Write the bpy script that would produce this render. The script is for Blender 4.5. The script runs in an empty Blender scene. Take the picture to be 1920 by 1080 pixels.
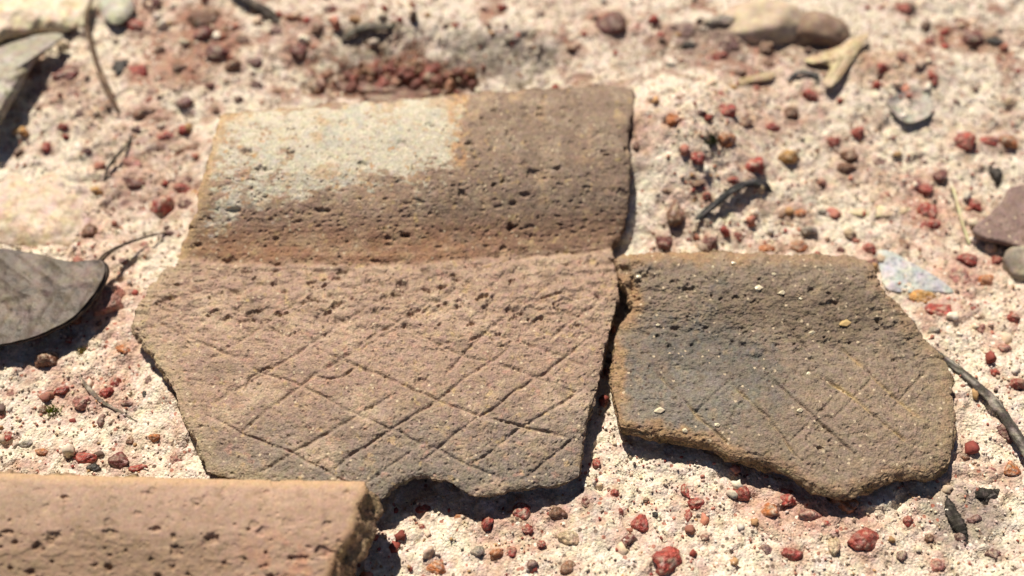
import bpy, math, random
import numpy as np
from mathutils import Vector

# ---------------------------------------------------------------- units
# every length below is in centimetres, turned into metres when a mesh is built
CM = 0.01
random.seed(7)
RNG = np.random.default_rng(11)
scn = bpy.context.scene
COL = scn.collection

# ---------------------------------------------------------------- camera
W, H = 1920.0, 1080.0
ELEV = math.radians(55)
DIST = 21.4
LENS = 40.0
cam_pos = np.array([0.0, -DIST * math.cos(ELEV), DIST * math.sin(ELEV)])
cam_d = bpy.data.cameras.new('camera')
cam = bpy.data.objects.new('camera', cam_d)
COL.objects.link(cam)
cam.location = Vector(cam_pos * CM)
cam.rotation_euler = (math.radians(90) - ELEV, 0, 0)
cam_d.lens = LENS
cam_d.sensor_width = 36
cam_d.clip_start = 0.005
cam_d.clip_end = 50
cam_d.dof.use_dof = True
cam_d.dof.focus_distance = 19.1 * CM
cam_d.dof.aperture_fstop = 8.5
scn.camera = cam

# ---------------------------------------------------------------- sky, sun, exposure
SUN_EL = math.radians(57)
sun_h = np.array([-0.42, 0.9]); sun_h /= np.linalg.norm(sun_h)
world = bpy.data.worlds.new('World')
scn.world = world
world.use_nodes = True
nt = world.node_tree
sky = nt.nodes.new('ShaderNodeTexSky')
sky.sky_type = 'NISHITA'
sky.sun_disc = False
sky.air_density = 0.45
sky.dust_density = 0.5
sky.ozone_density = 0.2
sky.sun_elevation = SUN_EL
sky.sun_rotation = math.atan2(sun_h[0], sun_h[1])
bg = nt.nodes['Background']
bg.inputs['Strength'].default_value = 0.05
nt.links.new(sky.outputs[0], bg.inputs['Color'])
sd = bpy.data.lights.new('sun', 'SUN')
sd.energy = 5.0
sd.angle = math.radians(0.6)
sd.color = (1.0, 0.905, 0.765)
sun = bpy.data.objects.new('sun', sd)
COL.objects.link(sun)
to_sun = Vector((sun_h[0] * math.cos(SUN_EL), sun_h[1] * math.cos(SUN_EL), math.sin(SUN_EL)))
sun.rotation_euler = to_sun.to_track_quat('Z', 'Y').to_euler()
vs = scn.view_settings
vs.view_transform = 'Standard'
vs.look = 'None'
vs.gamma = 1.0
vs.use_curve_mapping = False
vs.exposure = 0.34
scn.render.engine = 'CYCLES'
scn.cycles.filter_width = 1.45
scn.cycles.max_bounces = 6

# ---------------------------------------------------------------- numpy noise
def _hash(ix, iy, seed):
    n = (ix.astype(np.int64) * 374761393 + iy.astype(np.int64) * 668265263 + seed * 1442695041) & 0xffffffff
    n = ((n ^ (n >> 13)) * 1274126177) & 0xffffffff
    n = ((n ^ (n >> 16)) * 2246822519) & 0xffffffff
    return ((n ^ (n >> 15)) & 0xffffff) / float(0xffffff)

def vnoise(x, y, seed=0):
    """gradient noise, about -1..1"""
    x = np.asarray(x, float); y = np.asarray(y, float)
    ix = np.floor(x); iy = np.floor(y)
    fx = x - ix; fy = y - iy
    u = fx * fx * fx * (fx * (fx * 6 - 15) + 10); v = fy * fy * fy * (fy * (fy * 6 - 15) + 10)
    def g(dx, dy):
        a = _hash(ix + dx, iy + dy, seed) * 2 * math.pi
        return np.cos(a) * (fx - dx) + np.sin(a) * (fy - dy)
    a = g(0, 0); b = g(1, 0); c = g(0, 1); d = g(1, 1)
    return 1.5 * ((a * (1 - u) + b * u) * (1 - v) + (c * (1 - u) + d * u) * v)

def fbm(x, y, seed=0, octv=4, gain=0.5):
    s = 0; a = 1.0; t = 0
    for o in range(octv):
        s = s + a * vnoise(x * 2 ** o, y * 2 ** o, seed + o * 17)
        t += a; a *= gain
    return s / t

def worley(x, y, seed=0):
    """distance to the nearest and second nearest feature point, and the cell's hash"""
    ix = np.floor(x); iy = np.floor(y)
    f1 = np.full(np.shape(x), 9.0); f2 = np.full(np.shape(x), 9.0); idh = np.zeros(np.shape(x))
    for dx in (-1, 0, 1):
        for dy in (-1, 0, 1):
            cx = ix + dx; cy = iy + dy
            px = cx + _hash(cx, cy, seed); py = cy + _hash(cx, cy, seed + 5)
            d = np.hypot(px - x, py - y)
            hh = _hash(cx, cy, seed + 9)
            near = d < f1
            f2 = np.where(near, f1, np.minimum(f2, d))
            idh = np.where(near, hh, idh)
            f1 = np.where(near, d, f1)
    return f1, f2, idh

def sstep(a, b, x):
    t = np.clip((x - a) / (b - a), 0, 1)
    return t * t * (3 - 2 * t)

def mix(a, b, m):
    m = np.asarray(m)[..., None]
    return a * (1 - m) + np.asarray(b) * m

# ---------------------------------------------------------------- the photograph's sight lines, used to survey the place
_f = np.array([0, math.cos(ELEV), -math.sin(ELEV)])
_u = np.array([0, math.sin(ELEV), math.cos(ELEV)])
_r = np.array([1.0, 0, 0])
def ray(px, py):
    px = np.asarray(px, float); py = np.asarray(py, float)
    k = 36.0 / LENS / W
    a = (px - W / 2) * k; b = (H / 2 - py) * k
    return _f + a[..., None] * _r + b[..., None] * _u
def at_z(px, py, z):
    d = ray(px, py)
    t = (np.asarray(z) - cam_pos[2]) / d[..., 2]
    return cam_pos + t[..., None] * d
def ground_base(x, y):
    """broad lie of the sand"""
    g = 0.16 * fbm(x / 5.5, y / 5.5, 3, 2)
    # low bank the rim leans on, rising to the back
    g = g + 0.62 * sstep(0.8, 5.0, y) + 0.05 * np.clip(y - 5, 0, 6)
    g = g + 0.16 * np.exp(-((x + 9) / 3.5) ** 2 - ((y - 1.0) / 2.5) ** 2)
    # hollow just behind the rim, hump behind it
    g = g - 0.35 * np.exp(-((x + 2.3) / 2.6) ** 2 - ((y - 4.75) / 0.65) ** 2)
    g = g + 0.30 * np.exp(-((x + 2.2) / 2.4) ** 2 - ((y - 6.3) / 0.7) ** 2)
    g = g + 0.26 * np.exp(-((x - 0.2) / 1.0) ** 2 - ((y - 5.8) / 0.5) ** 2)
    g = g + 0.25 * np.exp(-((x - 4.6) / 1.4) ** 2 - ((y - 6.4) / 0.6) ** 2)
    g = g + 0.20 * np.exp(-((x - 8.5) / 2.2) ** 2 - ((y - 5.2) / 0.6) ** 2)
    # sand heap added at the rim's right end to cut the rim's shadow
    g = g + 0.92 * np.exp(-((x - 3.35) / 1.5) ** 2 - ((y - 3.1) / 1.8) ** 2)
    return g
def at_ground(px, py, lift=0.0):
    z = np.zeros(np.shape(px)) + 0.0
    for _ in range(14):
        p = at_z(px, py, z + lift)
        z = 0.5 * z + 0.5 * ground_base(p[..., 0], p[..., 1])
    return at_z(px, py, z + lift)
def px_scale(py):
    """centimetres that one photograph pixel spans at this row of the ground"""
    p = at_ground(np.array([960.0]), np.array([float(py)]))[0]
    depth = np.dot(p - cam_pos, _f)
    return depth * 36.0 / LENS / W

# ---------------------------------------------------------------- mesh helpers
def make_mesh(name, co, faces_flat, face_sizes, mat, col=None, normals=None, smooth=True):
    """co in cm; faces given flat with their sizes"""
    me = bpy.data.meshes.new(name)
    co = np.asarray(co, np.float32) * CM
    nv = len(co); nl = len(faces_flat); nf = len(face_sizes)
    me.vertices.add(nv); me.vertices.foreach_set('co', co.ravel())
    me.loops.add(nl); me.loops.foreach_set('vertex_index', np.asarray(faces_flat, np.int32))
    me.polygons.add(nf)
    st = np.concatenate([[0], np.cumsum(face_sizes)[:-1]]).astype(np.int32)
    me.polygons.foreach_set('loop_start', st)
    me.update(calc_edges=True)
    me.polygons.foreach_set('use_smooth', np.full(nf, smooth, bool))
    if col is not None:
        at = me.color_attributes.new('Col', 'FLOAT_COLOR', 'POINT')
        c4 = np.ones((nv, 4), np.float32); c4[:, :3] = np.clip(col, 0.003, 0.95)
        at.data.foreach_set('color', c4.ravel())
    if normals is not None:
        me.normals_split_custom_set_from_vertices([tuple(n) for n in normals])
    me.materials.append(mat)
    me.validate()
    return me

def obj(name, me, parent=None, loc=(0, 0, 0)):
    o = bpy.data.objects.new(name, me)
    COL.objects.link(o)
    o.location = Vector(np.asarray(loc, float) * CM)
    if parent is not None: o.parent = parent
    return o
def thing(name, label, cat, loc, group=None):
    o = bpy.data.objects.new(name, None)
    COL.objects.link(o)
    o.empty_display_size = 0.01
    o.location = Vector(np.asarray(loc, float) * CM)
    return tag(o, label, cat, group)
def tag(o, label, cat, group=None):
    o['label'] = label; o['category'] = cat
    if group: o['group'] = group
    return o

def grid_quads(nr, nc, off=0, wrap=False):
    r = np.arange(nr - 1)[:, None]
    c = np.arange(nc if wrap else nc - 1)[None, :]
    c2 = (c + 1) % nc
    q = np.stack([r * nc + c + 0 * r, r * nc + c2 + 0 * r, (r + 1) * nc + c2, (r + 1) * nc + c], -1)
    return q.reshape(-1, 4) + off

def vert_normals(co, quads):
    a, b, c, d = [co[quads[:, i]] for i in range(4)]
    n = np.cross(c - a, d - b)
    out = np.zeros_like(co)
    for i in range(4): np.add.at(out, quads[:, i], n)
    return out / np.maximum(np.linalg.norm(out, axis=1, keepdims=True), 1e-12)

def resample(pts, n, closed=False, smooth=True):
    """n points along a polyline, Catmull-Rom smoothed"""
    p = np.asarray(pts, float)
    if smooth and len(p) > 2:
        if closed: q = np.vstack([p[-1], p, p[0], p[1]])
        else: q = np.vstack([2 * p[0] - p[1], p, 2 * p[-1] - p[-2]])
        out = []
        for i in range(1, len(q) - 2):
            t = np.linspace(0, 1, 24, endpoint=False)[:, None]
            a, b, c, d = q[i - 1], q[i], q[i + 1], q[i + 2]
            out.append(0.5 * (2 * b + (c - a) * t + (2 * a - 5 * b + 4 * c - d) * t ** 2 + (3 * b - a - 3 * c + d) * t ** 3))
        p2 = np.vstack(out + [p[:1] if closed else p[-1:]])
    else:
        p2 = np.vstack([p, p[:1]]) if closed else p
    s = np.concatenate([[0], np.cumsum(np.linalg.norm(np.diff(p2, axis=0), axis=1))])
    t = np.linspace(0, s[-1], n + 1)[:-1] if closed else np.linspace(0, s[-1], n)
    return np.stack([np.interp(t, s, p2[:, k]) for k in range(p2.shape[1])], -1)

def seg_dist(X, Y, pts):
    """distance of every (X,Y) to a polyline and the position along it 0..1"""
    pts = np.asarray(pts, float)
    best = np.full(X.shape, 1e9); tt = np.zeros(X.shape)
    L = np.linalg.norm(np.diff(pts, axis=0), axis=1); cum = np.concatenate([[0], np.cumsum(L)])
    for i in range(len(pts) - 1):
        a = pts[i]; d = pts[i + 1] - a
        t = np.clip(((X - a[0]) * d[0] + (Y - a[1]) * d[1]) / (L[i] ** 2 + 1e-9), 0, 1)
        dd = np.hypot(X - a[0] - t * d[0], Y - a[1] - t * d[1])
        m = dd < best
        best = np.where(m, dd, best); tt = np.where(m, (cum[i] + t * L[i]) / cum[-1], tt)
    return best, tt

# ---------------------------------------------------------------- materials
def new_mat(name):
    m = bpy.data.materials.new(name); m.use_nodes = True
    return m, m.node_tree, m.node_tree.nodes['Principled BSDF']
def coords(nt, scale):
    tc = nt.nodes.new('ShaderNodeTexCoord'); mp = nt.nodes.new('ShaderNodeMapping')
    mp.inputs['Scale'].default_value = (scale, scale, scale)
    nt.links.new(tc.outputs['Object'], mp.inputs['Vector'])
    return mp.outputs['Vector']
def speckled(name, rough=0.9, grain=0.03, contrast=0.35, bump=0.5, bump_d=0.02, spec=0.25, fleck=None, hue=0.25, grainy=None):
    """colour attribute x fine grain, with fine relief; grain in cm"""
    m, nt, b = new_mat(name)
    at = nt.nodes.new('ShaderNodeAttribute'); at.attribute_name = 'Col'
    v = coords(nt, 100.0)
    n1 = nt.nodes.new('ShaderNodeTexNoise'); n1.inputs['Scale'].default_value = 1 / grain
    n1.inputs['Detail'].default_value = 4; n1.inputs['Roughness'].default_value = 0.65
    nt.links.new(v, n1.inputs['Vector'])
    n2 = nt.nodes.new('ShaderNodeTexNoise'); n2.inputs['Scale'].default_value = 0.28 / grain
    n2.inputs['Detail'].default_value = 5; n2.inputs['Roughness'].default_value = 0.6
    nt.links.new(v, n2.inputs['Vector'])
    r1 = nt.nodes.new('ShaderNodeMapRange'); r1.inputs['From Min'].default_value = 0.3; r1.inputs['From Max'].default_value = 0.7
    r1.inputs['To Min'].default_value = 1 - contrast; r1.inputs['To Max'].default_value = 1 + contrast
    nt.links.new(n1.outputs['Fac'], r1.inputs['Value'])
    mul = nt.nodes.new('ShaderNodeVectorMath'); mul.operation = 'SCALE'
    nt.links.new(at.outputs['Color'], mul.inputs[0]); nt.links.new(r1.outputs['Result'], mul.inputs['Scale'])
    hs = nt.nodes.new('ShaderNodeVectorMath'); hs.operation = 'MULTIPLY'
    rm = nt.nodes.new('ShaderNodeMapRange'); rm.data_type = 'FLOAT_VECTOR'
    rm.inputs[7].default_value = (0.3, 0.3, 0.3); rm.inputs[8].default_value = (0.7, 0.7, 0.7)
    rm.inputs[9].default_value = (1 - hue * .5, 1 - hue, 1 - hue * 1.3); rm.inputs[10].default_value = (1 + hue * .5, 1 + hue, 1 + hue * 1.3)
    nt.links.new(n2.outputs['Color'], rm.inputs[6])
    nt.links.new(mul.outputs[0], hs.inputs[0]); nt.links.new(rm.outputs[1], hs.inputs[1])
    colour = hs.outputs[0]
    if fleck:
        vo = nt.nodes.new('ShaderNodeTexVoronoi'); vo.inputs['Scale'].default_value = 1 / fleck[0]
        nt.links.new(v, vo.inputs['Vector'])
        sep = nt.nodes.new('ShaderNodeSeparateColor'); nt.links.new(vo.outputs['Color'], sep.inputs[0])
        for ch, thr, colr in fleck[1]:
            g = nt.nodes.new('ShaderNodeMath'); g.operation = 'GREATER_THAN'; g.inputs[1].default_value = thr
            nt.links.new(sep.outputs[ch], g.inputs[0])
            l = nt.nodes.new('ShaderNodeMath'); l.operation = 'LESS_THAN'; l.inputs[1].default_value = 0.42
            nt.links.new(vo.outputs['Distance'], l.inputs[0])
            mm = nt.nodes.new('ShaderNodeMath'); mm.operation = 'MULTIPLY'
            nt.links.new(g.outputs[0], mm.inputs[0]); nt.links.new(l.outputs[0], mm.inputs[1])
            mm2 = nt.nodes.new('ShaderNodeMath'); mm2.operation = 'MULTIPLY'; mm2.inputs[1].default_value = 0.85
            nt.links.new(mm.outputs[0], mm2.inputs[0])
            mx = nt.nodes.new('ShaderNodeMix'); mx.data_type = 'RGBA'
            nt.links.new(mm2.outputs[0], mx.inputs['Factor']); nt.links.new(colour, mx.inputs[6])
            mx.inputs[7].default_value = (*colr, 1)
            colour = mx.outputs[2]
    nt.links.new(colour, b.inputs['Base Color'])
    b.inputs['Roughness'].default_value = rough
    b.inputs['Specular IOR Level'].default_value = spec
    add = nt.nodes.new('ShaderNodeMath'); add.operation = 'ADD'
    nt.links.new(n1.outputs['Fac'], add.inputs[0]); nt.links.new(n2.outputs['Fac'], add.inputs[1])
    height = add.outputs[0]
    if grainy:                                                      # packed grains: (size cm, relief, brightness spread)
        vg = nt.nodes.new('ShaderNodeTexVoronoi'); vg.inputs['Scale'].default_value = 1 / grainy[0]
        nt.links.new(v, vg.inputs['Vector'])
        sg = nt.nodes.new('ShaderNodeSeparateColor'); nt.links.new(vg.outputs['Color'], sg.inputs[0])
        rg = nt.nodes.new('ShaderNodeMapRange'); rg.inputs['To Min'].default_value = 1 - grainy[2]; rg.inputs['To Max'].default_value = 1 + grainy[2] * .8
        nt.links.new(sg.outputs[0], rg.inputs['Value'])
        mg = nt.nodes.new('ShaderNodeVectorMath'); mg.operation = 'SCALE'
        nt.links.new(colour, mg.inputs[0]); nt.links.new(rg.outputs['Result'], mg.inputs['Scale'])
        nt.links.new(mg.outputs[0], b.inputs['Base Color'])
        ma = nt.nodes.new('ShaderNodeMath'); ma.operation = 'MULTIPLY_ADD'; ma.inputs[1].default_value = -grainy[1]
        nt.links.new(vg.outputs['Distance'], ma.inputs[0]); nt.links.new(height, ma.inputs[2])
        height = ma.outputs[0]
    bp = nt.nodes.new('ShaderNodeBump'); bp.inputs['Strength'].default_value = bump
    bp.inputs['Distance'].default_value = bump_d * CM
    nt.links.new(height, bp.inputs['Height'])
    nt.links.new(bp.outputs['Normal'], b.inputs['Normal'])
    return m

M_sand = speckled('pale_sand', 0.95, 0.05, 0.22, 0.75, 0.04, 0.15, hue=0.07, grainy=(.045, .8, .18),
                  fleck=(0.085, [('Red', 0.955, (0.13, 0.085, 0.065)), ('Green', 0.965, (0.36, 0.13, 0.09)), ('Blue', 0.92, (0.78, 0.71, 0.60))]))
M_clay = speckled('fired_clay', 0.9, 0.034, 0.28, 0.8, 0.017, 0.25, hue=0.07, grainy=(.032, .7, .15),
                  fleck=(0.06, [('Red', 0.965, (0.09, 0.06, 0.045)), ('Green', 0.965, (0.55, 0.45, 0.32))]))
M_clay_fine = speckled('smoothed_clay', 0.85, 0.030, 0.18, 0.5, 0.012, 0.25, hue=0.06, grainy=(.03, .4, .08))
M_break = speckled('broken_clay', 0.95, 0.055, 0.40, 1.0, 0.05, 0.15, hue=0.10, grainy=(.06, .8, .2))
M_stone = speckled('ironstone', 0.42, 0.05, 0.42, 0.9, 0.035, 0.5, hue=0.12, grainy=(.07, .8, .25))
M_grain = speckled('sand_grains', 0.75, 0.05, 0.2, 0.3, 0.01, 0.35, hue=0.1)
M_leaf = speckled('dead_leaf', 0.55, 0.07, 0.28, 0.5, 0.02, 0.4, hue=0.14)
M_bark = speckled('weathered_bark', 0.85, 0.04, 0.45, 0.8, 0.03, 0.2, hue=0.1)
M_moss = speckled('moss', 0.9, 0.03, 0.3, 0.3, 0.01, 0.2, hue=0.15)
M_quartz = speckled('quartz', 0.35, 0.03, 0.12, 0.2, 0.01, 0.5, hue=0.05)

# surveyed pebbles: x, y, half width, half height in the photograph, colour
PEB = """1150 52 33 30 D;1515 180 16 16 R;1362 212 17 15 R;1262 228 14 14 O;1397 233 15 11 B;1440 239 21 9 R;1482 215 15 14 B;1347 180 13 7 R;1272 186 7 7 B;
1315 213 9 7 U;1190 258 18 30 B;1360 265 20 14 O;1305 299 15 14 R;1410 312 26 19 R;1477 298 18 16 Y;1560 267 14 9 R;1607 252 13 13 R;1595 293 20 15 B;1585 322 18 12 B;
1650 308 14 10 U;1372 342 13 9 R;1257 359 16 7 B;1307 347 12 6 B;1302 372 6 5 B;1325 370 8 7 R;1267 405 20 26 B;1247 455 18 14 D;1330 460 16 12 D;1380 445 12 9 R;
1437 470 24 9 O;1495 465 18 11 O;1497 402 15 12 O;1515 437 16 12 G;1540 400 12 6 G;1465 405 8 6 B;1575 472 8 7 D;1592 442 13 10 T;1692 462 15 12 B;1630 470 15 11 R;
1638 497 13 10 D;1712 350 20 16 P;1733 358 14 12 R;1762 335 14 14 D;1735 398 19 20 R;1744 424 18 12 R;1825 390 16 15 R;1810 272 22 18 R;1855 268 19 10 R;1890 270 18 15 O;
1867 332 14 15 K;1747 148 9 20 R;1697 20 15 10 R;1797 520 22 18 P;1815 490 20 12 R;1850 527 18 10 O;1867 492 12 10 R;1740 80 10 8 R;1820 76 24 17 D;1862 80 18 9 K;
1280 60 30 20 U;1347 45 28 13 G;1290 92 22 10 K;1365 88 25 20 U;1437 97 16 18 B;1438 122 12 8 B;1350 114 15 12 R;1255 128 12 10 K;1378 142 26 9 B;
127 145 28 20 D;230 127 19 25 K;262 137 16 20 R;250 50 22 16 R;285 10 17 15 D;385 40 30 26 B;380 68 20 16 D;410 102 22 20 D;452 77 17 8 B;440 127 18 12 B;
335 132 22 13 B;312 142 12 8 B;480 122 15 11 U;482 163 11 10 U;557 100 20 17 D;597 57 12 12 B;555 40 20 10 O;347 198 18 12 U;405 207 9 9 B;272 214 24 12 B;
257 247 12 10 U;310 258 16 10 R;360 284 22 11 B;163 286 10 9 U;88 278 10 10 R;37 288 8 8 B;42 252 14 13 Y;250 310 18 12 P;252 347 26 13 D;310 392 22 19 R;
350 390 17 15 D;340 357 18 10 R;355 340 9 7 D;65 132 13 12 B;57 180 10 7 G;112 195 9 8 B;168 436 14 18 B;318 442 13 9 U;235 492 10 9 U;270 462 8 6 R;182 362 13 9 Y;
205 572 36 32 P;146 602 12 12 O;90 678 28 18 B;237 660 19 12 O;217 722 14 12 R;205 738 15 12 R;157 757 18 17 P;117 733 16 8 R;240 760 12 8 D;272 742 6 6 K;
283 715 9 11 U;318 750 9 9 D;190 790 8 11 U;245 828 10 8 B;50 836 15 8 G;80 850 14 9 O;63 876 15 6 B;337 808 15 11 D;290 822 11 8 O;160 860 20 10 R;228 868 20 14 D;
258 880 18 8 R;178 880 17 8 K;330 865 12 17 P;82 770 8 7 B;
979 963 20 19 R;988 994 11 10 R;913 986 17 16 R;864 972 11 8 O;792 956 18 9 R;789 991 8 7 R;819 1064 20 14 O;931 1040 14 11 O;961 1037 11 11 R;894 1037 14 12 G;
1200 986 17 17 R;1176 1015 15 12 D;1250 1056 31 26 R;1151 928 10 8 R;1160 962 8 8 R;1100 946 13 12 D;1044 967 18 15 B;1068 1010 25 18 T;1015 1023 8 7 R;1119 870 8 9 R;
1227 967 7 7 K;1210 940 7 5 B;1066 1069 16 13 B;996 1064 14 12 U;1125 983 8 8 B;1141 699 9 10 R;1286 925 11 15 R;1306 948 17 12 R;1288 968 8 12 R;1390 928 18 15 R;
1476 939 20 17 R;1441 965 19 16 O;1516 968 25 15 P;1545 985 14 9 R;1582 953 29 17 O;1648 942 14 10 U;1616 1014 28 23 R;1433 1037 14 12 U;1481 1042 22 15 R;1321 1011 9 7 P;
1560 1025 14 24 T;1850 936 27 14 K;1883 816 21 19 D;1893 885 16 15 O;1806 856 12 9 B;1849 887 16 10 P;1906 724 15 14 R;1866 701 10 8 R;1728 560 22 13 Y;1765 585 33 18 R;
1837 620 12 10 P;1751 626 12 10 G;1826 976 14 11 U;1797 1010 11 10 U;1700 980 12 9 R;1740 1010 9 8 B;1690 1045 10 9 U;1756 1060 16 12 P;1860 1040 14 11 U;
1900 600 12 10 R;1880 655 13 9 P;1820 585 10 8 R;520 60 14 9 U;620 20 13 9 U;690 130 10 9 D;1010 30 12 8 U;960 75 16 9 G;905 22 12 8 B;1075 95 14 10 B;1225 190 10 8 B;
1650 130 12 9 R;1690 110 10 8 P;1790 195 10 8 U;1890 195 12 9 T;1670 265 9 7 U;1540 345 10 7 P;1660 370 9 7 R;15 820 11 8 R;20 740 9 7 P;130 640 9 7 R;
300 95 12 9 B;150 215 9 7 U;205 200 8 7 B;120 240 9 7 R;395 165 10 8 D;450 190 11 8 U;520 175 12 8 B;610 150 10 8 D"""
PEBBLES = [(float(a[0]), float(a[1]), float(a[2]), float(a[3]), a[4]) for a in (e.split() for e in PEB.replace('\n', '').split(';'))]

# ================================================================= the ground
def axis(lo, hi, step, far):
    core = np.arange(lo, hi + step * .5, step)
    out = [core[-1]]; s = step
    while out[-1] < far: s *= 1.25; out.append(out[-1] + s)
    inn = [core[0]]; s = step
    while inn[-1] > -far: s *= 1.25; inn.append(inn[-1] - s)
    return np.concatenate([np.array(inn[1:])[::-1], core, np.array(out[1:])])

def ground_detail(x, y):
    wx = x + 0.12 * vnoise(x * 1.3, y * 1.3, 61); wy = y + 0.12 * vnoise(x * 1.3, y * 1.3, 62)
    d = 0.055 * fbm(wx / 0.9, wy / 0.9, 21, 3)
    clump = 0.5 + 0.5 * np.clip(fbm(x / 1.7, y / 1.7, 40, 2) * 2.2, -1, 1)
    f1, f2, h = worley(wx / 0.30, wy / 0.30, 31)
    d = d + (0.020 + 0.065 * clump) * (1 - np.minimum(f1, 1) ** 2) * (h > 0.35)
    f1, f2, h = worley(x / 0.13, y / 0.13, 33)
    d = d + (0.014 + 0.030 * clump) * (1 - np.minimum(f1 * 1.1, 1) ** 2) * h
    d = d + 0.022 * fbm(x / 0.13, y / 0.13, 35, 3, .6)
    hol = fbm(x / 0.42 + 5, y / 0.42, 37, 3)
    d = d - 0.07 * sstep(.22, .5, hol)
    return d

def build_ground():
    xs = axis(-13.6, 13.6, 0.035, 60); ys = axis(-6.6, 9.6, 0.035, 60)
    X, Y = np.meshgrid(xs, ys)
    fade = np.exp(-np.maximum(0, np.maximum(np.abs(X) - 14.5, np.maximum(Y - 10.5, -7.5 - Y))) / 4)
    Z = ground_base(X, np.minimum(Y, 12)) + ground_detail(X, Y) * fade
    stain = np.zeros(X.shape)
    for a, b, rx, ry, k in PEBBLES:                                 # sand banked against each pebble, rust washed off it
        p = at_ground(np.array([a]), np.array([b]))[0]
        r = .5 * (rx + ry) * np.dot(p - cam_pos, _f) * 36 / LENS / W
        i0, i1 = np.searchsorted(xs, [p[0] - 4 * r, p[0] + 4 * r]); j0, j1 = np.searchsorted(ys, [p[1] - 4 * r, p[1] + 4 * r])
        sl = (slice(j0, j1), slice(i0, i1))
        xx = X[sl] - p[0]; yy = Y[sl] - p[1]
        nn = fbm(X[sl] / (1.1 * r), Y[sl] / (1.1 * r), 77, 3)
        d = np.hypot(xx * ry / (.5 * (rx + ry)), yy) / r
        Z[sl] += r * .20 * np.clip(.6 + 1.3 * nn, 0, 1.6) * np.exp(-((d - .95) / .45) ** 2)
        if k in 'RDOBP':
            stain[sl] = np.maximum(stain[sl], sstep(.1, .9, 1.1 * np.exp(-(d / 1.9) ** 2) + 1.0 * nn))
    for pts, zz, amp, w in [([(415, 216), (392, 300), (368, 400), (330, 490), (268, 560)], .9, .30, .30), ([(250, 610), (302, 690), (345, 790), (388, 884)], .45, .22, .28),
                            ([(1786, 740), (1784, 840), (1772, 874)], .3, .14, .25), ([(1187, 200), (1178, 350), (1150, 468)], 1.1, .22, .35), ([(1200, 476), (1400, 477), (1600, 483), (1690, 580), (1762, 668)], .6, .16, .25)]:
        a = np.array(pts, float); w3 = at_z(a[:, 0], a[:, 1], np.full(len(a), zz))   # sand drifted against the sherds
        i0, i1 = np.searchsorted(xs, [w3[:, 0].min() - 1, w3[:, 0].max() + 1]); j0, j1 = np.searchsorted(ys, [w3[:, 1].min() - 1, w3[:, 1].max() + 1])
        sl = (slice(j0, j1), slice(i0, i1))
        d, _ = seg_dist(X[sl], Y[sl], w3[:, :2])
        Z[sl] += amp * np.exp(-(d / w) ** 2) * np.clip(.7 + fbm(X[sl] / .7, Y[sl] / .7, 79, 3), .1, 1.5)
    co = np.stack([X, Y, Z], -1).reshape(-1, 3)
    q = grid_quads(len(ys), len(xs))
    x = X.ravel(); y = Y.ravel()
    c = np.tile(np.array([0.725, 0.635, 0.515]), (len(x), 1))
    n = fbm(x / 2.2, y / 2.2, 70, 4)
    c = mix(c, (0.63, 0.465, 0.365), 0.68 * sstep(0.02, 0.42, n))                 # pinkish stained sand
    n = fbm(x / 3.1 + 7, y / 3.1, 71, 3)
    c = mix(c, (0.770, 0.695, 0.580), 0.8 * sstep(0.0, 0.4, n))                     # cleaner pale sand
    n = fbm(x / 0.5, y / 0.5, 72, 3)
    c = mix(c, (0.46, 0.27, 0.20), 0.5 * sstep(0.2, 0.5, n))                   # small rusty stains
    n = fbm(x / 0.8 + 3, y / 0.8, 73, 3)
    c = mix(c, (0.43, 0.37, 0.33), 0.55 * sstep(0.22, 0.5, n))                   # grey specks of silt
    back = sstep(2.5, 6.5, y) * sstep(-9, -3, x)
    c = mix(c, (0.60, 0.53, 0.46), 0.5 * back)                                  # greyer silt on the bank
    n = fbm(x / 0.9 + 11, y / 0.7, 75, 4)
    c = mix(c, (0.30, 0.165, 0.12), .85 * (.35 + .65 * sstep(3.0, 5.5, y)) * sstep(.08, .36, n))  # rust-brown patches
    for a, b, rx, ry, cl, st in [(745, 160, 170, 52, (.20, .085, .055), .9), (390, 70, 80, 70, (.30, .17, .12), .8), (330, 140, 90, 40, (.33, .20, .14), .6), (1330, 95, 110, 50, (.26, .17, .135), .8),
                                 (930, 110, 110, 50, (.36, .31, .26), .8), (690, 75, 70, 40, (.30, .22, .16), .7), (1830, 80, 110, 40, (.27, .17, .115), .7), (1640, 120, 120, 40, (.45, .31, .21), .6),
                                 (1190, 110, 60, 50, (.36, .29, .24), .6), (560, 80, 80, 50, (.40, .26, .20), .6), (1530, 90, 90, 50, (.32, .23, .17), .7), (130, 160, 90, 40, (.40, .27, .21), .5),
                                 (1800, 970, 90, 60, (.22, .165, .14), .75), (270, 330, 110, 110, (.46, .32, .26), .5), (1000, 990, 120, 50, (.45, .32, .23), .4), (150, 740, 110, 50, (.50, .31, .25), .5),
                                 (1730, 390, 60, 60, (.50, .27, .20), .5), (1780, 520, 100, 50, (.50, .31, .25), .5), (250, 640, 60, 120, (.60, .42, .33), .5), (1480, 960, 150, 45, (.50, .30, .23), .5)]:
        p = at_ground(np.array([float(a)]), np.array([float(b)]))[0]                  # larger soil stains; some paint shade: grey hump, beside stones, lower right corner
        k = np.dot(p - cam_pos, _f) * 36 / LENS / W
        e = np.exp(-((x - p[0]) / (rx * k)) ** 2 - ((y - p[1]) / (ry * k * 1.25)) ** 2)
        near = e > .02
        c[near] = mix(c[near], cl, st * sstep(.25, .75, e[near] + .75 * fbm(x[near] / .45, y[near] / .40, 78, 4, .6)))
    c = mix(c, (0.36, 0.150, 0.105), .42 * stain.ravel())
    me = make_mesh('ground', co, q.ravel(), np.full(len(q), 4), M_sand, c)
    o = obj('ground', me)
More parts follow.
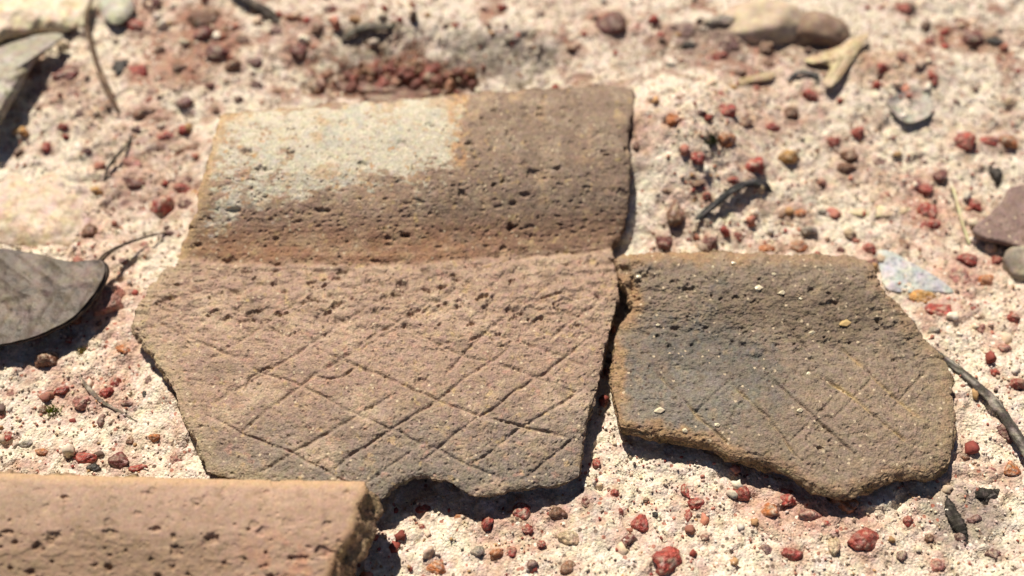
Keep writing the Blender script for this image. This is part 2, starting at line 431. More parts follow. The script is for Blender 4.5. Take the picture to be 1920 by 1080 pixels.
    o['kind'] = 'structure'; o['label'] = 'pale pinkish sandy ground strewn with red ironstone grit'
    return o
build_ground()

# ================================================================= the potsherds
def smooth_table(knots, lo, hi, n=600, k=31):
    ks = np.asarray(knots, float)
    t = np.linspace(lo, hi, n)
    v = np.interp(t, ks[:, 0], ks[:, 1])
    pad = np.concatenate([np.full(k, v[0]), v, np.full(k, v[-1])])
    w = np.hanning(k + 2)[1:-1]; w /= w.sum()
    v2 = np.convolve(pad, w, 'same')[k:-k]
    return lambda x: np.interp(x, t, v2)

def pits(X, Y, cell, prob, depth, seed, rmin=0.15, rmax=0.45, stretch=1.0):
    x = X / (cell * stretch) + 0.25 * vnoise(X / cell, Y / cell, seed + 3); y = Y / cell
    f1, f2, h = worley(x, y, seed)
    on = h < prob
    r = rmin + (rmax - rmin) * ((h / prob) % 1.0)
    r = r * (1 + 0.45 * vnoise(X / cell * 4, Y / cell * 4, seed + 8))
    return -depth * on * (1 - sstep(0.45, 1.0, f1 / np.maximum(r, 1e-3)))

def grooves(X, Y, lines, width, depth, seed):
    d = np.zeros(X.shape)
    Xw = X + 2.0 * vnoise(X / 35, Y / 35, seed); Yw = Y + 2.0 * vnoise(X / 35, Y / 35, seed + 1)
    for i, ln in enumerate(lines):
        w = 1.0; pts = ln
        if isinstance(ln[0], (int, float)): w, pts = ln[0], ln[1]
        p = np.asarray(pts, float)
        m = (X > p[:, 0].min() - 20) & (X < p[:, 0].max() + 20) & (Y > p[:, 1].min() - 20) & (Y < p[:, 1].max() + 20)
        dd, t = seg_dist(Xw[m], Yw[m], p)
        prof = np.exp(-(dd / width) ** 2) * np.minimum(1, 8 * np.minimum(t + 0.02, 1.02 - t))
        var = np.clip(0.85 + 0.55 * vnoise(X[m] / 28, Y[m] / 28, seed + 5 + i), 0.12, 1.25)
        d[m] = np.minimum(d[m], -w * depth * prof * var)
    return d

def coons(top, right, bottom, left, nr, nc, jit, seed):
    """a grid over a four-sided outline; every side has a small fractured wander"""
    def side(p, n, s, smooth=True):
        q = resample(p, n)
        t = np.linspace(0, 1, n); arc = np.linalg.norm(q[-1] - q[0])
        tan = np.gradient(q, axis=0); tan /= np.linalg.norm(tan, axis=1, keepdims=True) + 1e-9
        nrm = np.stack([-tan[:, 1], tan[:, 0]], -1)
        a = fbm(t * arc / 34, t * 0 + s, seed + s, 4, 0.6) * np.minimum(1, 12 * np.minimum(t, 1 - t)) * jit[s]
        return q + nrm * a[:, None]
    T = side(top, nc, 0); B = side(bottom, nc, 2); L = side(left, nr, 3); R = side(right, nr, 1)
    v = np.linspace(0, 1, nr)[:, None, None]; u = np.linspace(0, 1, nc)[None, :, None]
    G = ((1 - v) * T[None] + v * B[None] + (1 - u) * L[:, None] + u * R[:, None]
         - ((1 - u) * (1 - v) * T[0] + u * (1 - v) * T[-1] + (1 - u) * v * B[0] + u * v * B[-1]))
    return G[..., 0], G[..., 1]

def build_sherd(root, base, sides, nr, nc, hfun, dfun, cfun, skirt, jit, seed, edge_drop, split=None, names=('body', 'rim'),
                thick=0.7, break_col=(0.2, 0.14, 0.09), crag=1.0, mat=None):
    PX, PY = coons(*sides, nr, nc, jit, seed)
    loop_idx = np.concatenate([np.arange(nc), np.arange(1, nr) * nc + nc - 1,
                               (nr - 1) * nc + np.arange(nc - 2, -1, -1), np.arange(nr - 2, 0, -1) * nc])
    px = PX.ravel(); py = PY.ravel()
    lp = np.stack([px[loop_idx], py[loop_idx]], -1)
    sub = np.vstack([lp[::12], lp[:1]])
    de, _ = seg_dist(px, py, sub)
    # worn edge: the surface dips near the broken outline
    z = hfun(px, py) - edge_drop[0] * np.exp(-de / edge_drop[1])
    co = at_z(px, py, z)
    q = grid_quads(nr, nc)[:, ::-1]
    nrm = vert_normals(co, q)
    co = co + nrm * (dfun(px, py, de))[:, None]
    nrm = vert_normals(co, q)
    col = cfun(px, py, de)
    co_l = co - base
    # the worked surface, cut at the neck when there is one
    fy = py[q].mean(1); fx = px[q].mean(1)
    parts = [(names[0], np.ones(len(q), bool))] if split is None else [(names[0], fy >= split(fx)), (names[1], fy < split(fx))]
    made = {}
    for nm, mask in parts:
        qq = q[mask]; used = np.unique(qq)
        re = np.full(len(co), -1); re[used] = np.arange(len(used))
        me = make_mesh(nm, co_l[used], re[qq].ravel(), np.full(len(qq), 4), mat or M_clay, col[used], nrm[used] if split is not None else None)
        made[nm] = obj(nm, me, root)
    # broken edge all round
    n = len(loop_idx)
    b = co[loop_idx]
    tan = np.roll(b, -3, 0) - np.roll(b, 3, 0); tan[:, 2] = 0
    k = 25; w = np.hanning(k); w /= w.sum()
    ext = np.vstack([tan[-k:], tan, tan[:k]])
    tan = np.stack([np.convolve(ext[:, i], w, 'same')[k:-k] for i in range(3)], -1)
    tan /= np.linalg.norm(tan, axis=1, keepdims=True) + 1e-9
    out = np.stack([-tan[:, 1], tan[:, 0], np.zeros(n)], -1)
    side_id = np.concatenate([np.zeros(nc), np.ones(nr - 1), np.full(nc - 1, 2), np.full(nr - 2, 3)]).astype(int)
    K = 22
    s = np.linspace(0, 1, K)
    prof = np.stack([np.stack([np.interp(s, *np.array(p)[:, [2, 0]].T), np.interp(s, *np.array(p)[:, [2, 1]].T)], -1) for p in skirt])  # side,K,(out,down)
    pv = prof[side_id]                                            # n,K,2
    kk = 61; w = np.hanning(kk); w /= w.sum()
    sm = np.empty_like(pv)
    for a in range(K):
        for c in range(2):
            e = np.concatenate([pv[-kk:, a, c], pv[:, a, c], pv[:kk, a, c]])
            sm[:, a, c] = np.convolve(e, w, 'same')[kk:-kk]
    arc = np.concatenate([[0], np.cumsum(np.linalg.norm(np.diff(b, axis=0), axis=1))])
    ks = 41; ws = np.hanning(ks); ws /= ws.sum()
    eb = np.vstack([b[-ks:], b, b[:ks]])
    bs = np.stack([np.convolve(eb[:, i], ws, 'same')[ks:-ks] for i in range(3)], -1)
    rows = []
    for a in range(K):
        f = min(1, a / 3.0)
        ro = crag * 0.13 * fbm(arc / 0.42, np.full(n, a * 0.16), seed + 40, 4, 0.6) * f
        rz = crag * 0.07 * fbm(arc / 0.3, np.full(n, a * 0.18), seed + 41, 3, 0.6) * f
        mb = min(1, s[a] * 3.0)
        p = b * (1 - mb) + bs * mb + out * (sm[:, a, 0] + ro)[:, None]
        p[:, 2] -= sm[:, a, 1] * thick - rz
        rows.append(p)
    sk = np.vstack(rows)
    sq = grid_quads(K, n, wrap=True)
    ang = np.tile(arc, K); dep = np.repeat(s, n)
    bc = np.tile(np.array(break_col), (len(sk), 1))
    bc = mix(bc, np.array(break_col) * 1.9, sstep(0.0, 0.5, fbm(ang / 0.5, dep * 3, seed + 50, 3)))
    bc = mix(bc, np.array(break_col) * 0.5, sstep(0.05, 0.5, fbm(ang / 0.35, dep * 4, seed + 51, 3)))
    top = np.tile(col[loop_idx], (K, 1))
    bc = bc * dep[:, None] ** .5 + top * (1 - dep[:, None] ** .5)
    me = make_mesh('fracture_edge', sk - base, sq.ravel(), np.full(len(sq), 4), M_break, bc)
    made['fracture_edge'] = obj('fracture_edge', me, root)
    # inner face of the pot wall, turned to the sand
    lastr = rows[-1]
    cen = lastr.mean(0); R_ = 8
    ring = [lastr * (1 - t) + cen * t + np.array([0, 0, 0.12 * t]) for t in np.linspace(0, 0.97, R_)]
    un = np.vstack(ring); uq = grid_quads(R_, n, wrap=True)
    flat = np.concatenate([uq.ravel(), (np.arange(n) + (R_ - 1) * n)])
    me = make_mesh('inner_face', un - base, flat, np.concatenate([np.full(len(uq), 4), [n]]), M_clay, np.tile(np.array(break_col) * 1.3, (len(un), 1)))
    made['inner_face'] = obj('inner_face', me, root)
    return made, (px, py, co)

# ---- the large rim sherd
def neck_y(x): return np.interp(x, [340, 460, 620, 760, 900, 1050, 1150, 1200], [486, 492, 496, 495, 484, 472, 466, 464]) + 3.0 * fbm(np.asarray(x) / 70, np.asarray(x) * 0, 104, 3)
def top_y(x): return np.interp(x, [380, 420, 620, 900, 1180, 1200], [222, 214, 196, 176, 164, 163])
rim_prof = smooth_table([(-.1, 1.52), (0, 1.56), (.07, 1.66), (.22, 1.68), (.42, 1.60), (.60, 1.41), (.77, 1.14), (.89, 0.95), (1.0, 0.85), (1.3, 0.85)], -.1, 1.3, 700, 61)
body_prof = smooth_table([(-60, .85), (0, .85), (28, .885), (75, .945), (160, .955), (300, .86), (400, .68), (470, .54), (560, .4)], -60, 560, 700, 39)
def main_h(x, y):
    v = (y - top_y(x)) / (neck_y(x) - top_y(x))
    z = np.where(v < 1, rim_prof(v), body_prof(y - neck_y(x)))
    z = z - 1.5e-6 * (x - 700) ** 2
    z = z + 0.035 * fbm(x / 170, y / 170, 101, 2)
    yn = neck_y(x) + 5 * fbm(x / 60, x * 0, 102, 3)
    return z - 0.045 * np.clip(.55 + .9 * fbm(x / 45, x * 0 + 3, 103, 3), 0, 1.2) * np.exp(-((y - yn) / 9.0) ** 2)
MAIN_LINES = [
    # falling to the right
    [(385, 775), (450, 812), (550, 850), (625, 890), (665, 912)],
    [(440, 670), (480, 695), (545, 715), (600, 740), (665, 775), (700, 790), (743, 809), (770, 822), (824, 844), (872, 870), (945, 900)],
    (1.15, [(560, 640), (674, 688), (717, 704), (776, 731), (851, 763), (921, 785), (1007, 806), (1080, 826)]),
    [(860, 595), (921, 623), (985, 645), (1044, 664), (1115, 694)],
    [(930, 680), (964, 693), (1017, 712), (1090, 737)],
    (0.5, [(500, 560), (600, 600), (690, 632)]), (0.5, [(700, 590), (790, 640), (860, 670)]), (0.5, [(980, 570), (1060, 600), (1130, 630)]),
    (1.0, [(290, 600), (360, 636), (440, 670)]), (1.0, [(400, 560), (480, 602), (560, 640)]), (1.0, [(620, 545), (720, 592), (800, 636), (870, 668), (930, 682)]),
    (0.7, [(800, 562), (860, 595)]), (1.0, [(960, 540), (1050, 580), (1140, 615)]),
    # rising to the right
    (1.0, [(650, 600), (705, 565), (760, 530)]), (1.0, [(770, 600), (820, 566), (870, 530)]), (1.0, [(960, 585), (1005, 555), (1045, 522)]),
    (1.0, [(450, 640), (500, 606), (560, 560), (610, 525)]), (1.0, [(1030, 640), (1075, 600), (1130, 560)]),
    (0.6, [(345, 708), (400, 668), (450, 640)]),
    [(385, 763), (440, 732), (480, 710), (525, 682), (590, 640), (650, 600)],
    [(445, 818), (480, 785), (520, 755), (560, 727), (600, 695), (645, 670), (720, 630), (770, 600)],
    [(475, 893), (515, 870), (555, 845), (600, 820), (645, 795), (680, 772), (720, 750), (755, 730)],
    [(615, 890), (658, 854), (717, 817), (749, 795), (803, 763), (824, 747), (872, 709), (921, 677), (960, 650)],
    (1.1, [(775, 876), (819, 844), (856, 811), (894, 785), (937, 758), (969, 731), (1017, 704), (1071, 661), (1110, 630)]),
    [(870, 875), (921, 849), (969, 806), (1007, 785), (1050, 758), (1100, 726)],
    [(985, 896), (1050, 844), (1080, 820)],
    (1.0, [(663, 656), (700, 629), (760, 597), (808, 564)]),
    (1.0, [(835, 704), (872, 660), (910, 623), (960, 585)]),
    (0.45, [(300, 650), (350, 610), (400, 580)]),
    (0.7, [(690, 905), (735, 870), (775, 845)]),
]
MAIN_CRACKS = [[(585, 702), (612, 712), (640, 706), (665, 688)], [(455, 735), (470, 705), (500, 690), (530, 694)],
               [(850, 505), (920, 492), (1000, 480), (1080, 474), (1140, 466)], [(480, 512), (540, 503), (620, 508), (680, 500)],
               [(350, 545), (420, 540), (455, 552)], [(880, 640), (905, 628), (930, 640)], [(560, 570), (590, 560), (620, 572)],
               [(1010, 560), (1050, 550), (1095, 562)], [(700, 545), (760, 552), (800, 540)]]
BIG_PITS = [(760, 441, 9, 7, .11), (958, 426, 10, 8, .12), (866, 362, 10, 9, .07), (585, 531, 13, 7, .09), (680, 308, 10, 7, .06), (728, 447, 7, 6, .05),
            (1045, 316, 9, 5, .06), (1000, 325, 12, 9, .06), (490, 318, 15, 8, .07), (463, 285, 12, 8, .06), (545, 288, 10, 8, .06), (985, 365, 12, 7, .05),
            (655, 510, 12, 5, .06), (520, 497, 14, 5, .05), (430, 490, 16, 5, .05), (410, 555, 14, 6, .04), (440, 395, 16, 7, .06), (600, 395, 12, 6, .05),
            (540, 228, 8, 6, .03), (880, 270, 8, 6, .05), (790, 715, 16, 8, .05), (855, 525, 10, 5, .05), (1040, 580, 12, 5, .05), (470, 600, 12, 5, .05), (370, 460, 10, 6, .05)]
def main_d(x, y, de):
    v = (y - top_y(x)) / (neck_y(x) - top_y(x))
    rim = 1 - sstep(0.95, 1.02, v)
    d = 0.016 * fbm(x / 46, y / 46, 110, 3) + 0.010 * fbm(x / 9, y / 9, 111, 3)
    # wheel / smoothing marks along the rim
    d = d + rim * 0.006 * fbm(x / 150, y / 7, 112, 2)
    # flaked, wrinkled skin on the shoulder below the neck
    sh = sstep(0.98, 1.05, v) * (1 - sstep(560, 700, y + 40 * fbm(x / 90, y / 90, 113, 2)))
    n = fbm(x / 34 + 0.4 * vnoise(x / 20, y / 20, 9), y / 17, 114, 4, 0.55)
    fl = sstep(-.05, 0.0, n) * .5 + sstep(.16, .20, n) * .35 + sstep(-.26, -.22, n) * .4
    d = d + (0.25 + 0.75 * sh) * 0.048 * (fl - .6) * (1 - 0.6 * rim)
    d = d + pits(x, y, 15, 0.10, 0.028, 120, 0.12, 0.42, 1.6) * (0.5 + 0.5 * rim + 0.6 * sh)
    d = d + pits(x, y, 26, 0.09, 0.050, 121, 0.10, 0.34, 1.5) * (0.35 + 0.65 * np.maximum(rim, sh))
    d = d + pits(x, y, 8, 0.20, 0.018, 122, 0.2, 0.6, 1.2)
    d = d * (1 - .55 * slip_mask(x, y) * (1 - sstep(300, 340, y)))
    xr = x * .94 - y * .34; yr = x * .34 + y * .94
    d = d + pits(xr, yr, 19, .17, .07, 123, .08, .45, 2.3) * sh
    xr = x * .94 + y * .34; yr = -x * .34 + y * .94
    d = d + pits(xr, yr, 22, .11, .065, 124, .08, .42, 1.6) * np.maximum(sh, .5 * rim)
    for a, b, rx, ry, dp in BIG_PITS:
        m = (np.abs(x - a) < 40) & (np.abs(y - b) < 40)
        xx = x[m]; yy = y[m]
        e = np.hypot((xx - a) / rx, (yy - b) / ry) * (1 + 0.5 * vnoise(xx / 7, yy / 7, 130))
        d[m] -= dp * (1 - sstep(0.4, 1.1, e))
    g = grooves(x, y, MAIN_LINES, 3.2, 0.042, 140) * (0.9 + 0.1 * sstep(580, 690, y))
    c = grooves(x, y, MAIN_CRACKS, 2.2, 0.05, 160)
    return d + np.minimum(g, c)
def slip_mask(x, y):
    low = np.interp(x, [380, 440, 520, 600, 700, 800, 850, 870], [420, 412, 375, 362, 345, 338, 312, 225])
    x0 = x; x = x + 40 * fbm(x * 0 + 2, y / 38, 173, 4, .6) + 16 * fbm(x / 14, y / 14, 174, 3)
    n = 1.15 * fbm(x / 64, y / 50, 171, 6, .70) + .35 * fbm(x / 9, y / 8, 172, 3, .7)
    inside = np.minimum(np.minimum((low - y) / 95, (x - 398) / 60), np.minimum((856 - x) / 62, (y - top_y(x) - 2) / 14))
    m = sstep(-.03, .17, np.minimum(inside, .30 + .22 * sstep(520, 600, x)) + 1.0 * n)
    return m
def main_c(x, y, de):
    v = (y - top_y(x)) / (neck_y(x) - top_y(x))
    n1 = fbm(x / 120, y / 120, 180, 4); n2 = fbm(x / 40, y / 40, 181, 4); n3 = fbm(x / 14, y / 14, 182, 3)
    c = np.tile(np.array([0.310, 0.212, 0.158]), (len(x), 1))
    rim = 1 - sstep(0.97, 1.03, v)
    c = mix(c, (0.235, 0.172, 0.130), rim * sstep(620, 900, x + 120 * n1))
    c = mix(c, (0.290, 0.162, 0.100), sstep(.66, .9, v) * (1 - sstep(1.0, 1.08, v)) * (1 - 0.5 * sstep(800, 1050, x)))
    c = mix(c, (0.37, 0.255, 0.17), .8 * rim * (1 - sstep(700, 1000, x)) * sstep(-.15, .3, fbm(x / 60, y / 40, 192, 5, .65)))
    c = mix(c, (0.36, 0.285, 0.215), .6 * rim * sstep(-.05, .3, fbm(x / 48 + 9, y / 36, 193, 5, .65)) * (1 - sstep(.6, .8, v)))
    # shoulder pink, lower wall greyer
    c = mix(c, (0.350, 0.245, 0.185), (1 - rim) * (1 - sstep(640, 800, y + 90 * n1)))
    c = mix(c, (0.262, 0.205, 0.163), (1 - rim) * sstep(700, 860, y + 80 * n1 + 0.10 * (x - 700)))
    c = mix(c, (0.215, 0.185, 0.152), (1 - rim) * sstep(830, 910, y + 60 * n2) * .8)
    c = mix(c, (0.42, 0.30, 0.20), .65 * sstep(.12, .5, n2))
    c = mix(c, (0.44, 0.33, 0.24), .75 * (1 - rim) * sstep(.05, .4, fbm(x / 140 + 2, y / 90, 187, 4, .6)))
    c = mix(c, (0.20, 0.145, 0.11), .65 * sstep(.10, .45, fbm(x / 75, y / 55, 184, 5, .6)))
    c = mix(c, (0.46, 0.33, 0.175), .6 * sstep(.33, .5, fbm(x / 22, y / 22, 185, 3)))
    c = mix(c, (0.44, 0.25, 0.19), .45 * sstep(.30, .5, fbm(x / 30, y / 22, 186, 3)) * (1 - rim))
    c = mix(c, (0.40, 0.31, 0.20), .6 * (1 - sstep(5, 40, de + 14 * n2)) * (1 - sstep(500, 640, x)))
    # pale slip left on the rim, rusty where it has worn through
    m = slip_mask(x, y)
    halo = np.clip(np.exp(-((slip_mask(x + 10, y + 9) - .5) ** 2) / .08) * .7, 0, 1) * rim
    c = mix(c, (0.47, 0.265, 0.130), .8 * halo * sstep(-.3, .1, n2))
    dirty = np.clip(sstep(300, 350, y + .12 * (x - 600)) + (1 - sstep(430, 560, x)), 0, 1)
    wear = sstep(.22, .38, .20 * dirty - .06 + fbm(x / 34, y / 24, 188, 5, .68) )
    c = mix(c, (0.53, 0.485, 0.385), m * (1 - wear * .85) * .95)
    c = mix(c, (0.44, 0.31, 0.19), .7 * m * sstep(.10, .34, fbm(x / 58 + 5, y / 34, 194, 5, .68) + .25 * (1 - sstep(8, 30, y - top_y(x))) * sstep(600, 680, x)))
    c = mix(c, (0.42, 0.41, 0.35), m * (1 - wear) * sstep(.05, .4, n2) * .7)
    c = mix(c, (0.45, 0.255, 0.125), .8 * m * sstep(.26, .36, fbm(x / 22, y / 17, 190, 4, .6) + .12 * dirty - .10))
    c = mix(c, (0.20, 0.16, 0.12), .8 * m * sstep(.36, .44, fbm(x / 20, y / 14, 191, 3, .6) + .08 * dirty - .08))
    c = mix(c, (0.47, 0.31, 0.165), .7 * rim * (1 - sstep(0, 26, de + 16 * n2)) * (1 - sstep(440, 480, x)))
    c = mix(c, (0.46, 0.27, 0.135), .8 * np.exp(-((x - 856 + 30 * n2) / 15) ** 2) * (1 - sstep(285, 330, y + 30 * n2)) * sstep(-.35, .1, n3))
    spots = sstep(.30, .42, fbm(x / 18, y / 14, 189, 3)) * rim * (1 - sstep(830, 900, x)) * (1 - sstep(.55, .75, v))
    c = mix(c, (0.47, 0.40, 0.30), .7 * spots)
    c = c * (1 + .14 * n3)[:, None]
    return c
main_sides = ([(415, 216), (520, 205), (620, 197), (760, 186), (900, 176), (1040, 168), (1150, 163), (1186, 166)],
              [(1186, 166), (1187, 200), (1176, 250), (1181, 300), (1178, 350), (1175, 400), (1160, 440), (1146, 468), (1157, 510), (1156, 560), (1142, 620), (1128, 680), (1118, 730), (1098, 790), (1090, 850), (1085, 892)],
              [(388, 884), (470, 905), (560, 918), (640, 926), (705, 938), (735, 912), (762, 900), (800, 892), (845, 905), (880, 926), (920, 928), (980, 914), (1050, 908), (1085, 892)],
              [(415, 216), (400, 262), (392, 300), (372, 360), (368, 400), (348, 445), (330, 490), (300, 515), (268, 560), (250, 610), (276, 650), (302, 690), (325, 730), (345, 790), (372, 832), (388, 884)])
base = np.array([-1.9, 0.5, 0.0])
t_main = thing('pottery_sherd', 'largest brown potsherd with thick rim, pale slip patch and incised lattice lines', 'potsherd', base)
main_parts, main_srf = build_sherd(t_main, base, main_sides, 540, 600, main_h, main_d, main_c,
    [  # (out, down, s) for the far, right, near and left sides
        [(0, 0, 0), (.10, .12, .15), (.12, .4, .4), (-.1, 1.2, .8), (-.5, 1.5, 1)],
        [(0, 0, 0), (.02, .10, .12), (-.02, .45, .5), (-.14, .85, .85), (-.4, 1.05, 1)],
        [(0, 0, 0), (.0, .10, .12), (-.14, .40, .45), (-.45, .80, .85), (-.8, 1.0, 1)],
        [(0, 0, 0), (.02, .10, .12), (-.04, .5, .5), (-.2, 1.0, .85), (-.5, 1.25, 1)]],
    (1.6, 7, 10, 10), 200, (.035, 6), neck_y, ('body', 'rim'), 0.66, (0.21, 0.145, 0.09))
main_parts['rim']['label'] = 'thick everted rim with patch of pale slip'
main_parts['body']['label'] = 'shoulder incised with criss-cross lines'

# ---- the smaller sherd at its right
rs_prof = smooth_table([(460, .84), (480, .92), (500, .98), (540, .95), (600, .80), (640, .74), (690, .76), (760, .74), (840, .66), (930, .54)], 460, 930, 500, 41)
def right_h(x, y):
    yy = y - 0.10 * (x - 1400) * sstep(560, 700, y)
    z = rs_prof(yy - 10 * sstep(1350, 1650, x))
    z = z - 1.1e-6 * (x - 1430) ** 2 - 0.12 * sstep(1640, 1800, x)
    return z + 0.05 * fbm(x / 120, y / 120, 301, 2)
RIGHT_LINES = [
    (0.9, [(1222, 688), (1270, 738), (1309, 781), (1370, 836)]), (1.1, [(1372, 720), (1433, 776), (1470, 822), (1498, 862)]),
    (1.2, [(1440, 705), (1522, 776), (1612, 860)]), (1.1, [(1533, 701), (1602, 747), (1671, 804), (1708, 836)]),
    (1.1, [(1575, 650), (1648, 718), (1732, 790)]), (.9, [(1466, 598), (1518, 660)]), (.9, [(1640, 594), (1696, 664)]),
    (.5, [(1560, 790), (1600, 745), (1640, 705)]), (.5, [(1480, 830), (1530, 780), (1575, 735)]), (.5, [(1670, 770), (1705, 730), (1740, 690)]),
    (.5, [(1300, 780), (1340, 740), (1370, 715)])]
def right_d(x, y, de):
    d = 0.030 * fbm(x / 60, y / 60, 310, 3) + 0.016 * fbm(x / 10, y / 10, 311, 3)
    up = 1 - sstep(640, 740, y + 30 * fbm(x / 70, y / 70, 312, 2))
    n = fbm(x / 40, y / 20, 314, 4, .6)
    d = d + (.3 + .7 * up) * 0.032 * (sstep(-.04, .02, n) * .5 + sstep(.16, .22, n) * .4 + sstep(-.26, -.20, n) * .4)
    d = d + pits(x, y, 18, .18, .045, 320, .15, .5, 1.4) * (.4 + .6 * up) + pits(x, y, 9, .2, .02, 321, .2, .6)
    for a, b, rx, ry, dp in [(1538, 841, 8, 4, .06), (1215, 520, 20, 9, .08), (1190, 540, 12, 22, .10), (1176, 505, 14, 10, .10), (1290, 545, 20, 8, .06), (1560, 570, 16, 7, .06), (1400, 650, 26, 8, .05)]:
        m = (np.abs(x - a) < 60) & (np.abs(y - b) < 60)
        e = np.hypot((x[m] - a) / rx, (y[m] - b) / ry) * (1 + .5 * vnoise(x[m] / 9, y[m] / 9, 330))
        d[m] -= dp * (1 - sstep(.4, 1.1, e))
    return d + grooves(x, y, RIGHT_LINES, 2.9, .060, 340)
def right_c(x, y, de):
    n1 = fbm(x / 110, y / 110, 380, 4); n2 = fbm(x / 38, y / 38, 381, 4); n3 = fbm(x / 13, y / 13, 382, 3)
    c = np.tile(np.array([0.222, 0.174, 0.133]), (len(x), 1))
    grey = sstep(-.1, .35, 1 - np.hypot((x - 1325) / 160, (y - 680) / 125) + .9 * n1 + .5 * n2 + .4 * n3)
    c = mix(c, (0.118, 0.114, 0.106), .9 * grey * (.55 + .45 * sstep(-.2, .3, n2)))
    c = mix(c, (0.165, 0.125, 0.090), .7 * sstep(-.1, .4, 1 - np.hypot((x - 1500) / 190, (y - 590) / 60) + .8 * n1))  # dark band paints shade on the slope below the upper ridge
    c = mix(c, (0.272, 0.203, 0.152), .8 * sstep(1430, 1600, x + 120 * n1) * sstep(640, 740, y + 50 * n1))
    c = mix(c, (0.22, 0.195, 0.165), .6 * sstep(-.1, .4, 1 - np.hypot((x - 1290) / 130, (y - 760) / 70) + n2))
    c = mix(c, (0.345, 0.215, 0.115), .75 * (1 - sstep(4, 30, de + 26 * n2)) * (1 - .45 * sstep(1300, 1500, x)))
    c = mix(c, (0.29, 0.23, 0.145), .4 * sstep(1680, 1790, x + 60 * n2))
    c = mix(c, (0.33, 0.245, 0.165), .5 * sstep(.18, .5, n2))
    c = mix(c, (0.14, 0.105, 0.07), .45 * sstep(.2, .5, fbm(x / 26, y / 17, 384, 4)))
    # ochre silt packed in two of the lines
    g = grooves(x, y, [RIGHT_LINES[3], RIGHT_LINES[4], (.6, RIGHT_LINES[1][1]), (.5, RIGHT_LINES[0][1])], 4.0, 1.0, 345)
    c = mix(c, (0.46, 0.33, 0.15), np.clip(-g * .55, 0, .6) * sstep(-.35, .15, n2))
    return c * (1 + .16 * n3)[:, None]
right_sides = ([(1156, 482), (1200, 476), (1300, 474), (1400, 477), (1520, 480), (1600, 483), (1636, 496)],
               [(1636, 496), (1652, 540), (1690, 580), (1722, 622), (1762, 668), (1782, 710), (1786, 770), (1784, 840), (1772, 874), (1738, 892)],
               [(1164, 800), (1230, 812), (1300, 826), (1345, 834), (1380, 856), (1430, 862), (1475, 880), (1520, 905), (1575, 926), (1630, 908), (1690, 888), (1738, 892)],
               [(1156, 482), (1162, 520), (1178, 550), (1186, 580), (1164, 612), (1153, 650), (1150, 700), (1150, 735), (1158, 770), (1164, 800)])
base = np.array([5.1, -1.0, 0.0])
t_right = thing('pottery_sherd', 'smaller grey-brown potsherd with slanting ochre-filled lines, right of the largest sherd', 'potsherd', base)
right_parts, right_srf = build_sherd(t_right, base, right_sides, 360, 420, right_h, right_d, right_c,
    [[(0, 0, 0), (.05, .12, .15), (.04, .5, .5), (-.2, 1.0, .85), (-.5, 1.2, 1)],
     [(0, 0, 0), (.04, .12, .15), (.03, .5, .5), (-.1, .85, .85), (-.4, 1.0, 1)],
     [(0, 0, 0), (.05, .13, .14), (.03, .34, .36), (-.30, .66, .8), (-.7, .95, 1)],
     [(0, 0, 0), (.02, .1, .12), (-.02, .5, .5), (-.15, .9, .85), (-.4, 1.05, 1)]],
    (3, 6, 6, 8), 400, (.05, 7), None, ('body',), 0.62, (0.20, 0.14, 0.075))

# ---- the plain rim sherd in the lower left corner
ts_prof = smooth_table([(870, 1.36), (888, 1.38), (905, 1.46), (940, 1.47), (1000, 1.38), (1080, 1.16), (1200, .9), (1300, .55)], 870, 1300, 500, 41)
def tan_h(x, y):
    return ts_prof(y - 0.02 * (x - 300)) - 4e-7 * (x - 250) ** 2 + .02 * fbm(x / 160, y / 160, 501, 2)
def tan_d(x, y, de):
    d = .010 * fbm(x / 50, y / 50, 510, 3) + .005 * fbm(x / 9, y / 9, 511, 3)
    low = sstep(955, 1060, y + 30 * fbm(x / 60, y / 60, 512, 2) + 0.05 * (300 - x))
    d = d + pits(x, y, 34, .30, .07, 520, .12, .45, 1.1) * (.3 + .7 * low) + pits(x, y, 16, .14, .045, 521, .15, .5, 1.1) * (.15 + .85 * low) + pits(x, y, 8, .12, .015, 522, .2, .5)
    n = fbm(x / 30, y / 18, 514, 4, .6)
    d = d + low * .010 * (sstep(.0, .06, n) + .6 * sstep(.2, .26, n))
    for a, b, rx, ry, dp in [(367, 947, 10, 7, .035), (258, 963, 9, 6, .03), (650, 925, 9, 8, .03), (395, 1012, 17, 13, .04), (293, 993, 9, 7, .06), (205, 1000, 16, 9, .05), (120, 932, 10, 5, .05), (275, 925, 14, 5, .03), (500, 922, 8, 4, .03), (560, 1048, 22, 8, .05), (100, 1005, 18, 9, .05), (15, 998, 14, 6, .05)]:
        m = (np.abs(x - a) < 60) & (np.abs(y - b) < 60)
        e = np.hypot((x[m] - a) / rx, (y[m] - b) / ry) * (1 + .4 * vnoise(x[m] / 8, y[m] / 8, 530))
        d[m] -= dp * (1 - sstep(.5, 1.1, e))
    return d
